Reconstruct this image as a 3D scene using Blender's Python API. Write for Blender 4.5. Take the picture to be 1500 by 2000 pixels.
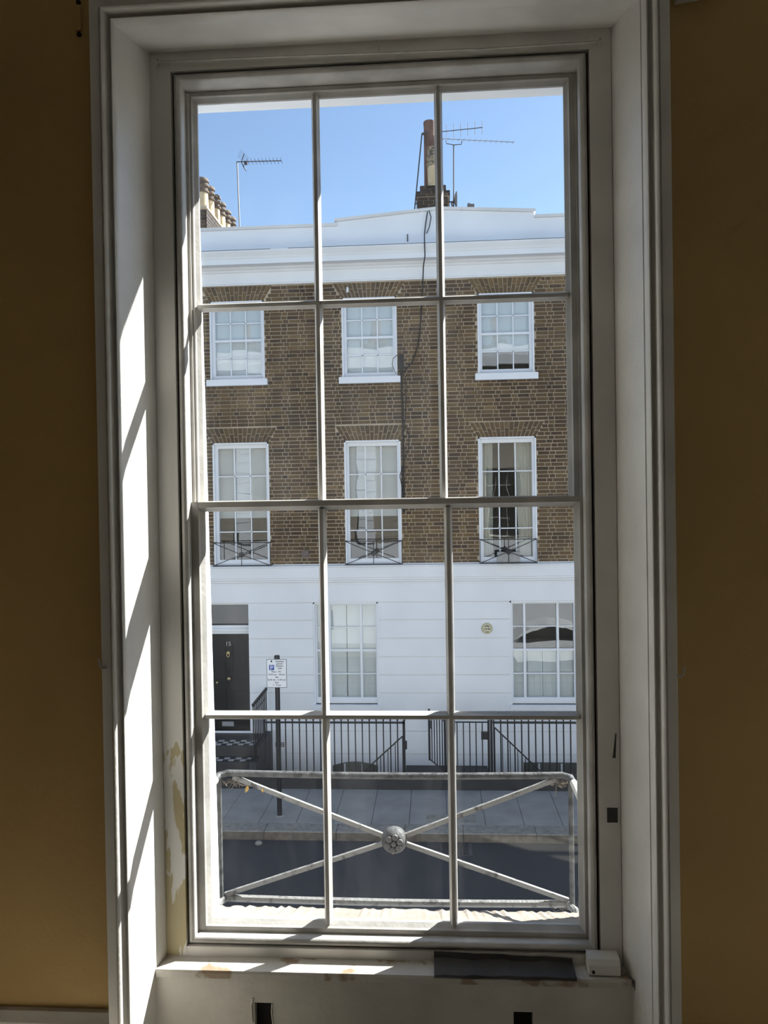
import bpy, bmesh, math, random
from mathutils import Vector, Matrix
random.seed(7)
for o in list(bpy.data.objects): bpy.data.objects.remove(o)
scene = bpy.context.scene
C = scene.collection
R_ = math.radians

# ------------------------------------------------------------------ camera
FPX = 1500.0                                   # focal length in pixels of a 1500 x 2000 frame
YAW, PITCH, ROLL = R_(-3.74), R_(-0.60), R_(0.914)
_f = Vector((math.sin(YAW)*math.cos(PITCH), math.cos(YAW)*math.cos(PITCH), math.sin(PITCH)))
_r = Vector((math.cos(YAW), -math.sin(YAW), 0))
_d = _f.cross(_r)
if _d.z > 0: _d = -_d
_c, _s = math.cos(ROLL), math.sin(ROLL)
CR = _c*_r + _s*_d; CD = -_s*_r + _c*_d; CF = _f
cam = bpy.data.cameras.new('camera'); camo = bpy.data.objects.new('camera', cam); C.objects.link(camo)
cam.sensor_fit = 'VERTICAL'; cam.sensor_height = 36; cam.lens = FPX/2000*36
cam.clip_start = .02; cam.clip_end = 500
m = Matrix.Identity(4)
for i in range(3): m[i][0] = CR[i]; m[i][1] = -CD[i]; m[i][2] = -CF[i]
camo.matrix_world = m
scene.camera = camo
# ------------------------------------------------------------------ sky, sun, exposure
SUN_TO = Vector((1.55, 1.0, 1.68)).normalized()      # direction towards the sun
w = bpy.data.worlds.new('sky'); scene.world = w; w.use_nodes = True
nt = w.node_tree; nt.nodes.clear()
sky = nt.nodes.new('ShaderNodeTexSky'); sky.sky_type = 'NISHITA'; sky.sun_disc = False
sky.sun_elevation = math.asin(SUN_TO.z); sky.sun_rotation = math.atan2(SUN_TO.x, SUN_TO.y)
sky.altitude = 50; sky.air_density = 1.0; sky.dust_density = 0.4; sky.ozone_density = 1.5
bg = nt.nodes.new('ShaderNodeBackground'); bg.inputs['Strength'].default_value = 0.123
wo = nt.nodes.new('ShaderNodeOutputWorld')
nt.links.new(sky.outputs[0], bg.inputs[0]); nt.links.new(bg.outputs[0], wo.inputs[0])
sl = bpy.data.lights.new('sun', 'SUN'); sl.energy = 10.5; sl.angle = R_(0.53); sl.color = (1, .985, .96)
so = bpy.data.objects.new('sun', sl); C.objects.link(so)
so.rotation_euler = SUN_TO.to_track_quat('Z', 'Y').to_euler(); so.location = SUN_TO*60
scene.view_settings.view_transform = 'Standard'; scene.view_settings.look = 'None'
scene.view_settings.gamma = 1.0; scene.view_settings.exposure = 0.8
scene.view_settings.use_curve_mapping = False

# ------------------------------------------------------------------ helpers
def at(px, py, Y):
    """photo pixel -> (X, Z) on the vertical plane at distance Y"""
    v = CR*((px-750)/FPX) + CD*((py-1000)/FPX) + CF
    return v.x*Y/v.y, v.z*Y/v.y

def nodes_of(mt):
    mt.use_nodes = True
    n = mt.node_tree; return n, n.nodes['Principled BSDF']

def lin(c): return tuple(((x/255)/12.92 if x/255 <= .04045 else ((x/255+.055)/1.055)**2.4) for x in c)

def mat(name, col, rough=.6, var=.12, scale=6.0, metal=0.0, bump=0.0, bscale=40.0, col2=None, stretch=(1,1,1), thr=None, spec=.5, zmax=None):
    """procedural paint / stone: base colour broken up by noise; optional second colour in patches; fine relief"""
    mt = bpy.data.materials.new(name); n, b = nodes_of(mt); L = n.links
    b.inputs['Roughness'].default_value = rough; b.inputs['Metallic'].default_value = metal
    b.inputs['Specular IOR Level'].default_value = spec
    tc = n.nodes.new('ShaderNodeNewGeometry')
    mp = n.nodes.new('ShaderNodeMapping'); mp.inputs['Scale'].default_value = stretch
    L.new(tc.outputs['Position'], mp.inputs['Vector'])
    nz = n.nodes.new('ShaderNodeTexNoise'); nz.inputs['Scale'].default_value = scale; nz.inputs['Detail'].default_value = 6
    L.new(mp.outputs[0], nz.inputs['Vector'])
    cr = n.nodes.new('ShaderNodeValToRGB'); L.new(nz.outputs['Fac'], cr.inputs['Fac'])
    if zmax is not None:                       # patches of the second colour only below this height
        sp = n.nodes.new('ShaderNodeSeparateXYZ'); L.new(tc.outputs['Position'], sp.inputs[0])
        mz = n.nodes.new('ShaderNodeMapRange'); mz.inputs['From Min'].default_value = zmax-.06; mz.inputs['From Max'].default_value = zmax+.06
        mz.inputs['To Min'].default_value = 0; mz.inputs['To Max'].default_value = .6; L.new(sp.outputs[2], mz.inputs['Value'])
        az = n.nodes.new('ShaderNodeMath'); az.operation = 'ADD'; L.new(nz.outputs['Fac'], az.inputs[0]); L.new(mz.outputs[0], az.inputs[1])
        L.new(az.outputs[0], cr.inputs['Fac'])
    a = tuple(max(0, x*(1-var)) for x in col) + (1,)
    z = tuple(min(1, x*(1+var)) for x in col) + (1,)
    if col2: a = tuple(col2)+(1,); z = tuple(col)+(1,)
    lo, hi = thr if thr else (.3, .7)
    cr.color_ramp.elements[0].position = lo; cr.color_ramp.elements[0].color = a
    cr.color_ramp.elements[1].position = hi; cr.color_ramp.elements[1].color = z
    L.new(cr.outputs['Color'], b.inputs['Base Color'])
    if bump > 0:
        n2 = n.nodes.new('ShaderNodeTexNoise'); n2.inputs['Scale'].default_value = bscale; n2.inputs['Detail'].default_value = 4
        L.new(mp.outputs[0], n2.inputs['Vector'])
        bp = n.nodes.new('ShaderNodeBump'); bp.inputs['Strength'].default_value = bump; bp.inputs['Distance'].default_value = .01
        L.new(n2.outputs['Fac'], bp.inputs['Height']); L.new(bp.outputs[0], b.inputs['Normal'])
    return mt

def brick_mat(name, cols, soot):
    """one random tone per brick (per mesh island and per object), broken up by noise"""
    mt = bpy.data.materials.new(name); n, b = nodes_of(mt); L = n.links
    b.inputs['Roughness'].default_value = .9
    g = n.nodes.new('ShaderNodeNewGeometry'); oi = n.nodes.new('ShaderNodeObjectInfo')
    ad = n.nodes.new('ShaderNodeMath'); ad.operation = 'ADD'
    L.new(g.outputs['Random Per Island'], ad.inputs[0]); L.new(oi.outputs['Random'], ad.inputs[1])
    fr = n.nodes.new('ShaderNodeMath'); fr.operation = 'FRACT'; L.new(ad.outputs[0], fr.inputs[0])
    cr = n.nodes.new('ShaderNodeValToRGB'); L.new(fr.outputs[0], cr.inputs['Fac'])
    e = cr.color_ramp.elements
    while len(e) < len(cols): e.new(.5)
    for i, c in enumerate(cols): e[i].position = i/(len(cols)-1); e[i].color = tuple(c)+(1,)
    nz = n.nodes.new('ShaderNodeTexNoise'); nz.inputs['Scale'].default_value = 25; nz.inputs['Detail'].default_value = 5
    L.new(g.outputs['Position'], nz.inputs['Vector'])
    mr = n.nodes.new('ShaderNodeMapRange'); mr.inputs['From Min'].default_value = .3; mr.inputs['From Max'].default_value = .7
    mr.inputs['To Min'].default_value = .72; mr.inputs['To Max'].default_value = 1.22; L.new(nz.outputs['Fac'], mr.inputs['Value'])
    # broad sooty patches
    nb = n.nodes.new('ShaderNodeTexNoise'); nb.inputs['Scale'].default_value = .9; nb.inputs['Detail'].default_value = 3
    L.new(g.outputs['Position'], nb.inputs['Vector'])
    ms = n.nodes.new('ShaderNodeMapRange'); ms.inputs['From Min'].default_value = .38; ms.inputs['From Max'].default_value = .62
    ms.inputs['To Min'].default_value = soot; ms.inputs['To Max'].default_value = 1.1; L.new(nb.outputs['Fac'], ms.inputs['Value'])
    mu = n.nodes.new('ShaderNodeMath'); mu.operation = 'MULTIPLY'; L.new(mr.outputs[0], mu.inputs[0]); L.new(ms.outputs[0], mu.inputs[1])
    vm = n.nodes.new('ShaderNodeVectorMath'); vm.operation = 'SCALE'
    L.new(cr.outputs['Color'], vm.inputs[0]); L.new(mu.outputs[0], vm.inputs['Scale'])
    L.new(vm.outputs[0], b.inputs['Base Color'])
    bp = n.nodes.new('ShaderNodeBump'); bp.inputs['Strength'].default_value = .5; bp.inputs['Distance'].default_value = .01
    L.new(nz.outputs['Fac'], bp.inputs['Height']); L.new(bp.outputs[0], b.inputs['Normal'])
    return mt

def glass_mat(name, refl=.05, tint=(.97,.985,.98), dust=0.0, wavy=0.0, dusts=3.0):
    mt = bpy.data.materials.new(name); mt.use_nodes = True; n = mt.node_tree; L = n.links; n.nodes.clear()
    out = n.nodes.new('ShaderNodeOutputMaterial')
    tr = n.nodes.new('ShaderNodeBsdfTransparent'); tr.inputs['Color'].default_value = tint+(1,)
    gl = n.nodes.new('ShaderNodeBsdfGlossy'); gl.inputs['Roughness'].default_value = .0
    # Schlick reflectance, the same from both faces of the thin pane
    g = n.nodes.new('ShaderNodeNewGeometry')
    dt = n.nodes.new('ShaderNodeVectorMath'); dt.operation = 'DOT_PRODUCT'; L.new(g.outputs['Normal'], dt.inputs[0]); L.new(g.outputs['Incoming'], dt.inputs[1])
    ab = n.nodes.new('ShaderNodeMath'); ab.operation = 'ABSOLUTE'; L.new(dt.outputs['Value'], ab.inputs[0])
    om = n.nodes.new('ShaderNodeMath'); om.operation = 'SUBTRACT'; om.inputs[0].default_value = 1.0; L.new(ab.outputs[0], om.inputs[1])
    pw = n.nodes.new('ShaderNodeMath'); pw.operation = 'POWER'; pw.inputs[1].default_value = 5.0; L.new(om.outputs[0], pw.inputs[0])
    ma = n.nodes.new('ShaderNodeMath'); ma.operation = 'MULTIPLY_ADD'; ma.inputs[1].default_value = 1.0-refl; ma.inputs[2].default_value = refl
    L.new(pw.outputs[0], ma.inputs[0])
    mx = n.nodes.new('ShaderNodeMixShader'); L.new(ma.outputs[0], mx.inputs[0]); L.new(tr.outputs[0], mx.inputs[1]); L.new(gl.outputs[0], mx.inputs[2])
    if wavy:
        nz = n.nodes.new('ShaderNodeTexNoise'); nz.inputs['Scale'].default_value = 3.0; nz.inputs['Detail'].default_value = 0
        L.new(g.outputs['Position'], nz.inputs['Vector'])
        bp = n.nodes.new('ShaderNodeBump'); bp.inputs['Strength'].default_value = wavy; bp.inputs['Distance'].default_value = .02
        L.new(nz.outputs['Fac'], bp.inputs['Height']); L.new(bp.outputs[0], gl.inputs['Normal'])
    last = mx
    if dust:
        mp = n.nodes.new('ShaderNodeMapping'); mp.inputs['Scale'].default_value = (2.2, 1, .7); L.new(g.outputs['Position'], mp.inputs['Vector'])
        nz = n.nodes.new('ShaderNodeTexNoise'); nz.inputs['Scale'].default_value = dusts; nz.inputs['Detail'].default_value = 8; nz.inputs['Roughness'].default_value = .65
        L.new(mp.outputs[0], nz.inputs['Vector'])
        mr = n.nodes.new('ShaderNodeMapRange'); mr.inputs['From Min'].default_value = .45; mr.inputs['From Max'].default_value = .8
        mr.inputs['To Min'].default_value = dust*.25; mr.inputs['To Max'].default_value = dust*2.2; L.new(nz.outputs['Fac'], mr.inputs['Value'])
        df = n.nodes.new('ShaderNodeBsdfTranslucent'); df.inputs['Color'].default_value = (.8,.8,.78,1)
        m2 = n.nodes.new('ShaderNodeMixShader'); L.new(mr.outputs[0], m2.inputs[0]); L.new(mx.outputs[0], m2.inputs[1]); L.new(df.outputs[0], m2.inputs[2])
        last = m2
    L.new(last.outputs[0], out.inputs[0])
    return mt

ORG = {}
class MB:
    def __init__(s): s.v = []; s.f = []
    def add(s, vs, fs):
        k = len(s.v); s.v += [tuple(p) for p in vs]; s.f += [tuple(i+k for i in f) for f in fs]; return s
    def box(s, x0, x1, y0, y1, z0, z1):
        if x0 > x1: x0, x1 = x1, x0
        if y0 > y1: y0, y1 = y1, y0
        if z0 > z1: z0, z1 = z1, z0
        return s.add([(x0,y0,z0),(x1,y0,z0),(x1,y1,z0),(x0,y1,z0),(x0,y0,z1),(x1,y0,z1),(x1,y1,z1),(x0,y1,z1)],
                     [(3,2,1,0),(4,5,6,7),(0,1,5,4),(1,2,6,5),(2,3,7,6),(3,0,4,7)])
    def prism(s, poly, axis, a0, a1):
        """poly: 2D points in the two other axes (order x,y,z without axis)"""
        n = len(poly)
        def mk(p, a): return {'x': (a,p[0],p[1]), 'y': (p[0],a,p[1]), 'z': (p[0],p[1],a)}[axis]
        vs = [mk(p, a0) for p in poly] + [mk(p, a1) for p in poly]
        fs = [tuple(range(n-1,-1,-1)), tuple(range(n, 2*n))] + [(i,(i+1)%n,n+(i+1)%n,n+i) for i in range(n)]
        return s.add(vs, fs)
    def hexa(s, p):           # 8 corners: 4 of one end, 4 of the other
        return s.add(p, [(3,2,1,0),(4,5,6,7),(0,1,5,4),(1,2,6,5),(2,3,7,6),(3,0,4,7)])
    def tube(s, pts, r, n=8, r2=None):
        pts = [Vector(p) for p in pts]; k = len(pts); vs = []; up = None
        for i, p in enumerate(pts):
            t = (pts[min(i+1,k-1)] - pts[max(i-1,0)]).normalized()
            if up is None:
                up = Vector((0,0,1)) if abs(t.z) < .9 else Vector((1,0,0))
            a = (up - t*up.dot(t)).normalized(); b = t.cross(a); up = a
            rr = r if r2 is None else r + (r2-r)*i/(k-1)
            for j in range(n):
                th = 2*math.pi*j/n; vs.append(p + a*math.cos(th)*rr + b*math.sin(th)*rr)
        fs = [(i*n+j, i*n+(j+1)%n, (i+1)*n+(j+1)%n, (i+1)*n+j) for i in range(k-1) for j in range(n)]
        fs += [tuple(range(n-1,-1,-1)), tuple(range((k-1)*n, k*n))]
        return s.add(vs, fs)
    def lathe(s, prof, c, axis='z', n=16):
        """prof: (radius, height) list, along axis from c"""
        vs = []; k = len(prof)
        for r, h in prof:
            for j in range(n):
                th = 2*math.pi*j/n; a, b = r*math.cos(th), r*math.sin(th)
                p = {'z': (a,b,h), 'y': (a,h,b), 'x': (h,a,b)}[axis]
                vs.append((c[0]+p[0], c[1]+p[1], c[2]+p[2]))
        fs = [(i*n+j, i*n+(j+1)%n, (i+1)*n+(j+1)%n, (i+1)*n+j) for i in range(k-1) for j in range(n)]
        fs += [tuple(range(n-1,-1,-1)), tuple(range((k-1)*n, k*n))]
        return s.add(vs, fs)
    def build(s, name, mt, parent=None, smooth=False, recalc=True, origin=None):
        if parent is not None: o0 = ORG[parent.name]
        elif origin is not None: o0 = Vector(origin)
        else:
            xs = [v[0] for v in s.v]; ys = [v[1] for v in s.v]; zs = [v[2] for v in s.v]
            o0 = Vector(((min(xs)+max(xs))/2, (min(ys)+max(ys))/2, min(zs)))
        me = bpy.data.meshes.new(name)
        me.from_pydata([(v[0]-o0.x, v[1]-o0.y, v[2]-o0.z) for v in s.v], [], s.f)
        if recalc:
            bm = bmesh.new(); bm.from_mesh(me); bmesh.ops.recalc_face_normals(bm, faces=bm.faces); bm.to_mesh(me); bm.free()
        if smooth:
            for p in me.polygons: p.use_smooth = True
            try: me.set_sharp_from_angle(angle=R_(40))
            except Exception: pass
        me.materials.append(mt)
        ob = bpy.data.objects.new(name, me); C.objects.link(ob)
        if parent is not None: ob.parent = parent
        else: ob.location = o0
        ORG[ob.name] = o0
        return ob

def empty(name, loc):
    o = bpy.data.objects.new(name, None); C.objects.link(o); o.location = loc; o.empty_display_size = .1
    ORG[o.name] = Vector(loc); return o
def tag(o, label, cat, group=None):
    o['label'] = label; o['category'] = cat
    if group: o['group'] = group
    return o
def struct(o): o['kind'] = 'structure'; return o
def box(name, mt, x0, x1, y0, y1, z0, z1, parent=None): return MB().box(x0,x1,y0,y1,z0,z1).build(name, mt, parent)

def text_mesh(txt, size, x, z, y, align='CENTER', depth=.0015):
    """flat lettering facing -Y as mesh data in an MB"""
    cu = bpy.data.curves.new('t', 'FONT'); cu.body = txt; cu.size = size; cu.align_x = align; cu.extrude = depth; cu.resolution_u = 3
    o = bpy.data.objects.new('t', cu); C.objects.link(o)
    bpy.context.view_layer.update()
    me = bpy.data.meshes.new_from_object(o.evaluated_get(bpy.context.evaluated_depsgraph_get()))
    b = MB(); b.add([(x+v.co.x, y-v.co.z, z+v.co.y) for v in me.vertices], [tuple(p.vertices) for p in me.polygons])
    bpy.data.objects.remove(o); bpy.data.curves.remove(cu); bpy.data.meshes.remove(me)
    return b

def frame_sides(prof, x0, x1, z0, z1, sides, zb=None):
    """mitred frame round a rectangle. prof: closed list of (u outward, y). returns {side: MB}"""
    res = {}
    n = len(prof)
    def ring(xa, za, sx, sz): return [(xa+sx*u, y, za+sz*u) for u, y in prof]
    bl = z0 if zb is None else zb
    c = {'TL': ring(x0,z1,-1,1), 'TR': ring(x1,z1,1,1),
         'BL': ring(x0,bl,-1,-1 if zb is None else 0), 'BR': ring(x1,bl,1,-1 if zb is None else 0)}
    for s in sides:
        a, b = {'left': ('BL','TL'), 'right': ('BR','TR'), 'top': ('TL','TR'), 'bottom': ('BL','BR')}[s]
        res[s] = MB().add(c[a]+c[b], [tuple(range(n)), tuple(range(n,2*n))] + [(i,(i+1)%n,n+(i+1)%n,n+i) for i in range(n)])
    return res

def wall_rects(x0, x1, z0, z1, ops):
    """rectangles that fill a wall around openings (xa,xb,za,zb)"""
    zs = sorted({z0, z1} | {min(max(v, z0), z1) for o in ops for v in o[2:]})
    out = []
    for a, b in zip(zs, zs[1:]):
        if b-a < 1e-5: continue
        zm = (a+b)/2; cuts = sorted((o[0], o[1]) for o in ops if o[2] < zm < o[3]); x = x0
        for p, q in cuts:
            if p > x: out.append((x, p, a, b))
            x = max(x, q)
        if x < x1: out.append((x, x1, a, b))
    return out

# ------------------------------------------------------------------ materials
CREAMW = mat('cream emulsion wall', (.78,.74,.66), .8, .05, 2)
PAINT = mat('old white gloss paint', (.77,.74,.69), .32, .10, 5, bump=.12, bscale=60)
PAINTW = mat('worn white gloss paint with ochre wear', (.74,.71,.66), .4, col2=(.50,.42,.24), scale=24, thr=(.485,.505), stretch=(1,1,.25), bump=.15, zmax=-.60)
SASH = mat('sash paint', (.54,.515,.48), .42, .2, 9, bump=.1, bscale=80)
APRON = mat('dull grey white panel paint', (.64,.60,.53), .5, .24, 3.2, bump=.2, bscale=30)
BOARD = mat('worn sill paint', (.58,.54,.48), .5, col2=(.33,.24,.16), scale=14, thr=(.36,.44), bump=.3)
OCHRE = mat('ochre emulsion wall', (.52,.34,.13), .75, .12, 1.6, bump=.1, bscale=90)
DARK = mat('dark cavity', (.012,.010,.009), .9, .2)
FLOOR = mat('pale painted floorboards', (.74,.69,.60), .5, .15, 3)
CEIL = mat('white ceiling', (.84,.83,.80), .8, .04)
TAPE = mat('dark grey tape', (.060,.054,.050), .8, .25, 12)
METALW = mat('chipped white metal', (.55,.52,.46), .5, .15, 30)
GLASS = glass_mat('old window glass', .02, dust=.0055)
STUCCO = mat('white stucco', (.80,.82,.86), .75, .04, 1.2, bump=.1, bscale=25)
STUCCO_D = mat('stained stucco', (.70,.69,.68), .8, .10, 1.5, bump=.1, stretch=(.4,1,2))
WPAINT = mat('bright white joinery', (.80,.82,.86), .45, .03, 4)
MORTAR = mat('lime mortar', (.44,.37,.28), .95, .22, 2.5, bump=.3)
BRICK = brick_mat('london stock brick', [lin(c) for c in ((72,58,47),(101,82,59),(88,70,53),(113,91,61),(79,64,52),(121,99,69),(95,76,55))], .72)
RUB = brick_mat('rubbed arch brick', [lin(c) for c in ((108,88,62),(88,72,54),(116,94,64),(98,80,60))], .8)
SOOTB = brick_mat('sooty chimney brick', [lin(c) for c in ((58,50,46),(76,66,58),(48,42,40),(88,74,62))], .8)
IRON = mat('black railing paint', (.010,.010,.012), .4, .3, 12)
PLINTH = mat('black painted stone', (.022,.022,.024), .6, .35, 6, bump=.3)
ASPH = mat('asphalt', (.042,.042,.045), .9, .35, 45, bump=.5, bscale=120)
SLAB = mat('york stone slab', (.27,.265,.255), .85, .14, 3, bump=.2)
KERB = mat('granite kerb', (.24,.225,.20), .85, .25, 14, bump=.5, bscale=60)
KERBF = mat('shade toned kerb face', (.12,.10,.08), .9, .3, 10, bump=.4)  # kerb granite darkened in colour to stand for shade on its front
WHITEP = mat('road paint', (.45,.45,.45), .8, .2, 20)
POT = mat('buff clay pot', (.52,.42,.27), .8, .15, 6)
POTR = mat('sooty red clay pot', (.16,.095,.075), .85, .35, 7, stretch=(1,1,.4))
POTD = mat('sooty pot rim', (.13,.10,.08), .9, .3, 10)
ALU = mat('weathered aluminium', (.30,.31,.33), .5, .15, 20, metal=.3)
DMET = mat('dark weathered metal', (.075,.07,.075), .6, .2, 15)
RAILD = mat('worn white bar paint', (.20,.195,.185), .6, col2=(.06,.058,.055), scale=30, thr=(.34,.46), bump=.4, bscale=70)
RAILM = mat('weathered railing paint', (.085,.085,.085), .6, col2=(.03,.03,.03), scale=28, thr=(.38,.55), bump=.4, bscale=70)
STONE = mat('weathered sill stone', (.24,.205,.165), .9, .18, 9, bump=.6, bscale=40)
PGLASS = glass_mat('reflecting window glass', .07, tint=(.93,.945,.945), wavy=.06)
BLIND = mat('white roller blind', (.84,.86,.86), .8, .03, 2)
BLINDG = mat('grey net blind', (.62,.63,.63), .8, .05, 2)
CURT = mat('pale linen curtain', (.58,.57,.50), .85, .08, 3, stretch=(6,1,.5))
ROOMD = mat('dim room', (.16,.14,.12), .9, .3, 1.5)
DOORM = mat('black gloss door', (.012,.012,.013), .35, .3, 5, spec=.25)
BRASS = mat('brass', (.45,.36,.20), .35, .15, 30, metal=.8)
TILEW = mat('white step tile', (.42,.41,.40), .6, .12, 20)
TILEB = mat('black step tile', (.022,.023,.027), .5, .3, 10)
SIGNW = mat('sign white', (.74,.76,.80), .5, .02)
SIGNB = mat('sign blue', (.035,.07,.36), .5, .04)
INK = mat('black ink', (.012,.012,.014), .6, .1)
CREAM = mat('cream plastic', (.62,.57,.40), .5, .06, 20)
GREYB = mat('grey planter', (.36,.355,.35), .8, .12, 12)
SHUT = mat('painted louvre shutter', (.82,.84,.83), .6, .03)
LEAF = mat('dead leaf', (.45,.28,.08), .8, .3, 60)
WEB = mat('dusty cobweb', (.16,.13,.10), .95, .3, 40)

# ------------------------------------------------------------------ the room
RX0, RX1, RY0, RY1, RZ0, RZ1 = -2.3, 3.7, -3.2, 1.87, -1.5, 1.65
struct(box('floor', FLOOR, RX0-.1, RX1+.1, RY0-.1, RY1, RZ0-.1, RZ0))
struct(box('ceiling', CEIL, RX0-.1, RX1+.1, RY0-.1, RY1+.1, RZ1, RZ1+.1))
struct(box('wall_left', OCHRE, RX0-.1, RX0, RY0-.1, RY1, RZ0, RZ1))
struct(box('wall_right', CREAMW, RX1, RX1+.1, RY0-.1, RY1, RZ0, RZ1))
struct(box('wall_back', CREAMW, RX0, RX1, RY0-.1, RY0, RZ0, RZ1))
W2X0, W2X1 = 1.93, 3.09                              # second window, added unseen right of the picture to brighten the room
b = MB()
for r in wall_rects(RX0-.1, RX1+.1, RZ0-.1, RZ1+.1, [(-.775, .513, -1.6, 1.226), (W2X0, W2X1, -1.25, 1.22)]): b.box(r[0], r[1], RY1, 2.15, r[2], r[3])
struct(b.build('wall_front', OCHRE))
def skirting(name, x0, x1):
    b = MB().prism([(1.872,RZ0),(1.850,RZ0),(1.850,-1.31),(1.845,-1.30),(1.846,-1.285),(1.853,-1.272),(1.858,-1.262),(1.872,-1.260)], 'x', x0, x1)
    struct(b.build(name, APRON))
skirting('baseboard_left', RX0, -.828); skirting('baseboard_right', .569, RX1)

# architrave round the window opening
tr = struct(empty('trim_1', (-.13, 1.86, RZ0)))
AP = [(0,1.889),(0,1.858),(.004,1.853),(.008,1.857),(.010,1.866),(.016,1.860),(.018,1.844),(.020,1.838),(.023,1.836),(.026,1.838),(.029,1.846),(.031,1.858),(.034,1.850),(.055,1.846),(.057,1.850),(.057,1.889)]
for k, mb in frame_sides(AP, -.771, .511, 0, 1.199, ('left','right','top'), zb=RZ0).items():
    mb.build('architrave', PAINT, tr, smooth=True)

# the window itself
win = struct(empty('window_1', (-.13, 2.03, -1.25)))
# splayed reveal boards, soffit, face linings
MB().hexa([(-.771,1.882,RZ0),(-.800,1.882,RZ0),(-.770,2.045,RZ0),(-.741,2.045,RZ0),(-.771,1.882,1.20),(-.800,1.882,1.20),(-.770,2.045,1.222),(-.741,2.045,1.222)]).build('reveal_board', PAINT, win)
MB().hexa([(.5085,1.885,RZ0),(.540,1.885,RZ0),(.500,2.045,RZ0),(.471,2.045,RZ0),(.5085,1.885,1.20),(.540,1.885,1.20),(.500,2.045,1.222),(.471,2.045,1.222)]).build('reveal_board', PAINT, win)
MB().hexa([(-.775,1.885,1.20),(.512,1.885,1.20),(.475,2.045,1.222),(-.745,2.045,1.222),(-.775,1.885,1.225),(.512,1.885,1.225),(.475,2.045,1.247),(-.745,2.045,1.247)]).build('soffit_board', PAINT, win)
box('lining_board', PAINTW, -.743, -.688, 2.030, 2.052, -1.226, 1.2215, win)
box('lining_board', PAINT, .4175, .473, 2.030, 2.052, -1.226, 1.2215, win)
box('lining_board', PAINT, -.688, .4175, 2.031, 2.052, 1.169, 1.2215, win)
box('lining_board', PAINT, -.688, .4175, 2.031, 2.052, -1.226, -1.191, win)
# cavity of the sash box, seen only as the dark gap round the bead
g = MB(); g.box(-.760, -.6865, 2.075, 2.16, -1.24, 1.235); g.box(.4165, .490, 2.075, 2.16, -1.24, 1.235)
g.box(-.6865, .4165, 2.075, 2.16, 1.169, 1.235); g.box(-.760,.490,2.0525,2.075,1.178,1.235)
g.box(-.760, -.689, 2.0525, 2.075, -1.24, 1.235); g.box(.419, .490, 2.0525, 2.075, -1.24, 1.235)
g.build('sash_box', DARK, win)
# staff bead: rounded strip on four sides
SB = [(-.019,2.063),(-.019,2.040),(-.016,2.034),(-.010,2.031),(-.004,2.034),(0,2.040),(0,2.063)]
for k, mb in frame_sides(SB, -.683, .412, -1.186, 1.164, ('left','right','top','bottom')).items():
    mb.build('staff_bead', SASH, win, smooth=True)
# pulley stiles beside the sashes + parting bead
for s, x in ((-1, -.673), (1, .403)):
    box('pulley_stile', SASH, x, x+s*.012, 2.060, 2.165, -1.22, 1.16, win)
    box('parting_bead', SASH, x-s*.008, x, 2.107, 2.114, -1.2, 1.15, win)
box('pulley_stile', SASH, -.673, .403, 2.060, 2.165, 1.156, 1.168, win)

def bar_prof(w, yi, yg, yo):
    """section of a glazing bar: nose towards the room, rebate at the glass"""
    return [(-w*.22,yi),(w*.22,yi),(w*.28,yi+.006),(w*.5,yg-.006),(w*.5,yg),(w*.24,yo),(-w*.24,yo),(-w*.5,yg),(-w*.5,yg-.006),(-w*.28,yi+.006)]
def sash(name, x0, x1, z0, z1, gx0, gx1, gz0, gz1, yi, yo, bars, zbar, botchamf):
    """x0..z1 outer, g* glass area; bars x positions; zbar the horizontal bar"""
    yg = yo-.016
    b = MB()
    def member(a, bb, horiz, lo, hi, inner):
        # flat rail with an ovolo towards the glass
        d = 1 if inner == hi else -1
        e = inner
        poly = [(lo if d>0 else hi, yi), (e-d*.012, yi), (e-d*.009, yi+.006), (e, yg-.008), (e, yg), (e-d*.010, yo), (lo if d>0 else hi, yo)]
        if horiz: b.prism([(q, p) for p, q in poly], 'x', a, bb)
        else: b.prism([(p, q) for p, q in poly], 'z', a, bb)
    member(z0, z1, False, x0, gx0, gx0); member(z0, z1, False, gx1, x1, gx1)
    member(gx0-.0112, gx1+.0112, True, z0+.0004, gz0, gz0); member(gx0-.0112, gx1+.0112, True, gz1, z1-.0004, gz1)
    root = b.build(name, SASH, win)
    for xb in bars:
        MB().prism([(xb+p, q) for p, q in bar_prof(.022, yi+.002, yg, yo)], 'z', gz0-.004, gz1+.004).build('glazing_bar', SASH, root, smooth=False)
    MB().prism([(q, zbar+p) for p, q in bar_prof(.022, yi+.003, yg, yo)], 'x', gx0-.004, gx1+.004).build('glazing_bar', SASH, root)
    xs = [gx0]+list(bars)+[gx1]; zs = [gz0, zbar, gz1]
    for i in range(3):
        for j in range(2):
            box('pane', GLASS, xs[i]+.0005, xs[i+1]-.0005, yg-.0015, yg+.0015, zs[j]+.0005, zs[j+1]-.0005, root)
    return root
sash('upper_sash', -.671, .401, -.013, 1.155, -.647, .368, .016, 1.131, 2.1145, 2.155, (-.313, .0275), .560, False)
sash('lower_sash', -.6725, .4025, -1.222, .013, -.632, .373, -1.141, -.014, 2.064, 2.107, (-.306, .037), -.577, True)
box('light_stop_strip', SASH, -.66, .39, 2.100, 2.120, -.0125, .0125, win)  # hidden strip, added to stop sun leaking between the two sashes
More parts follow.
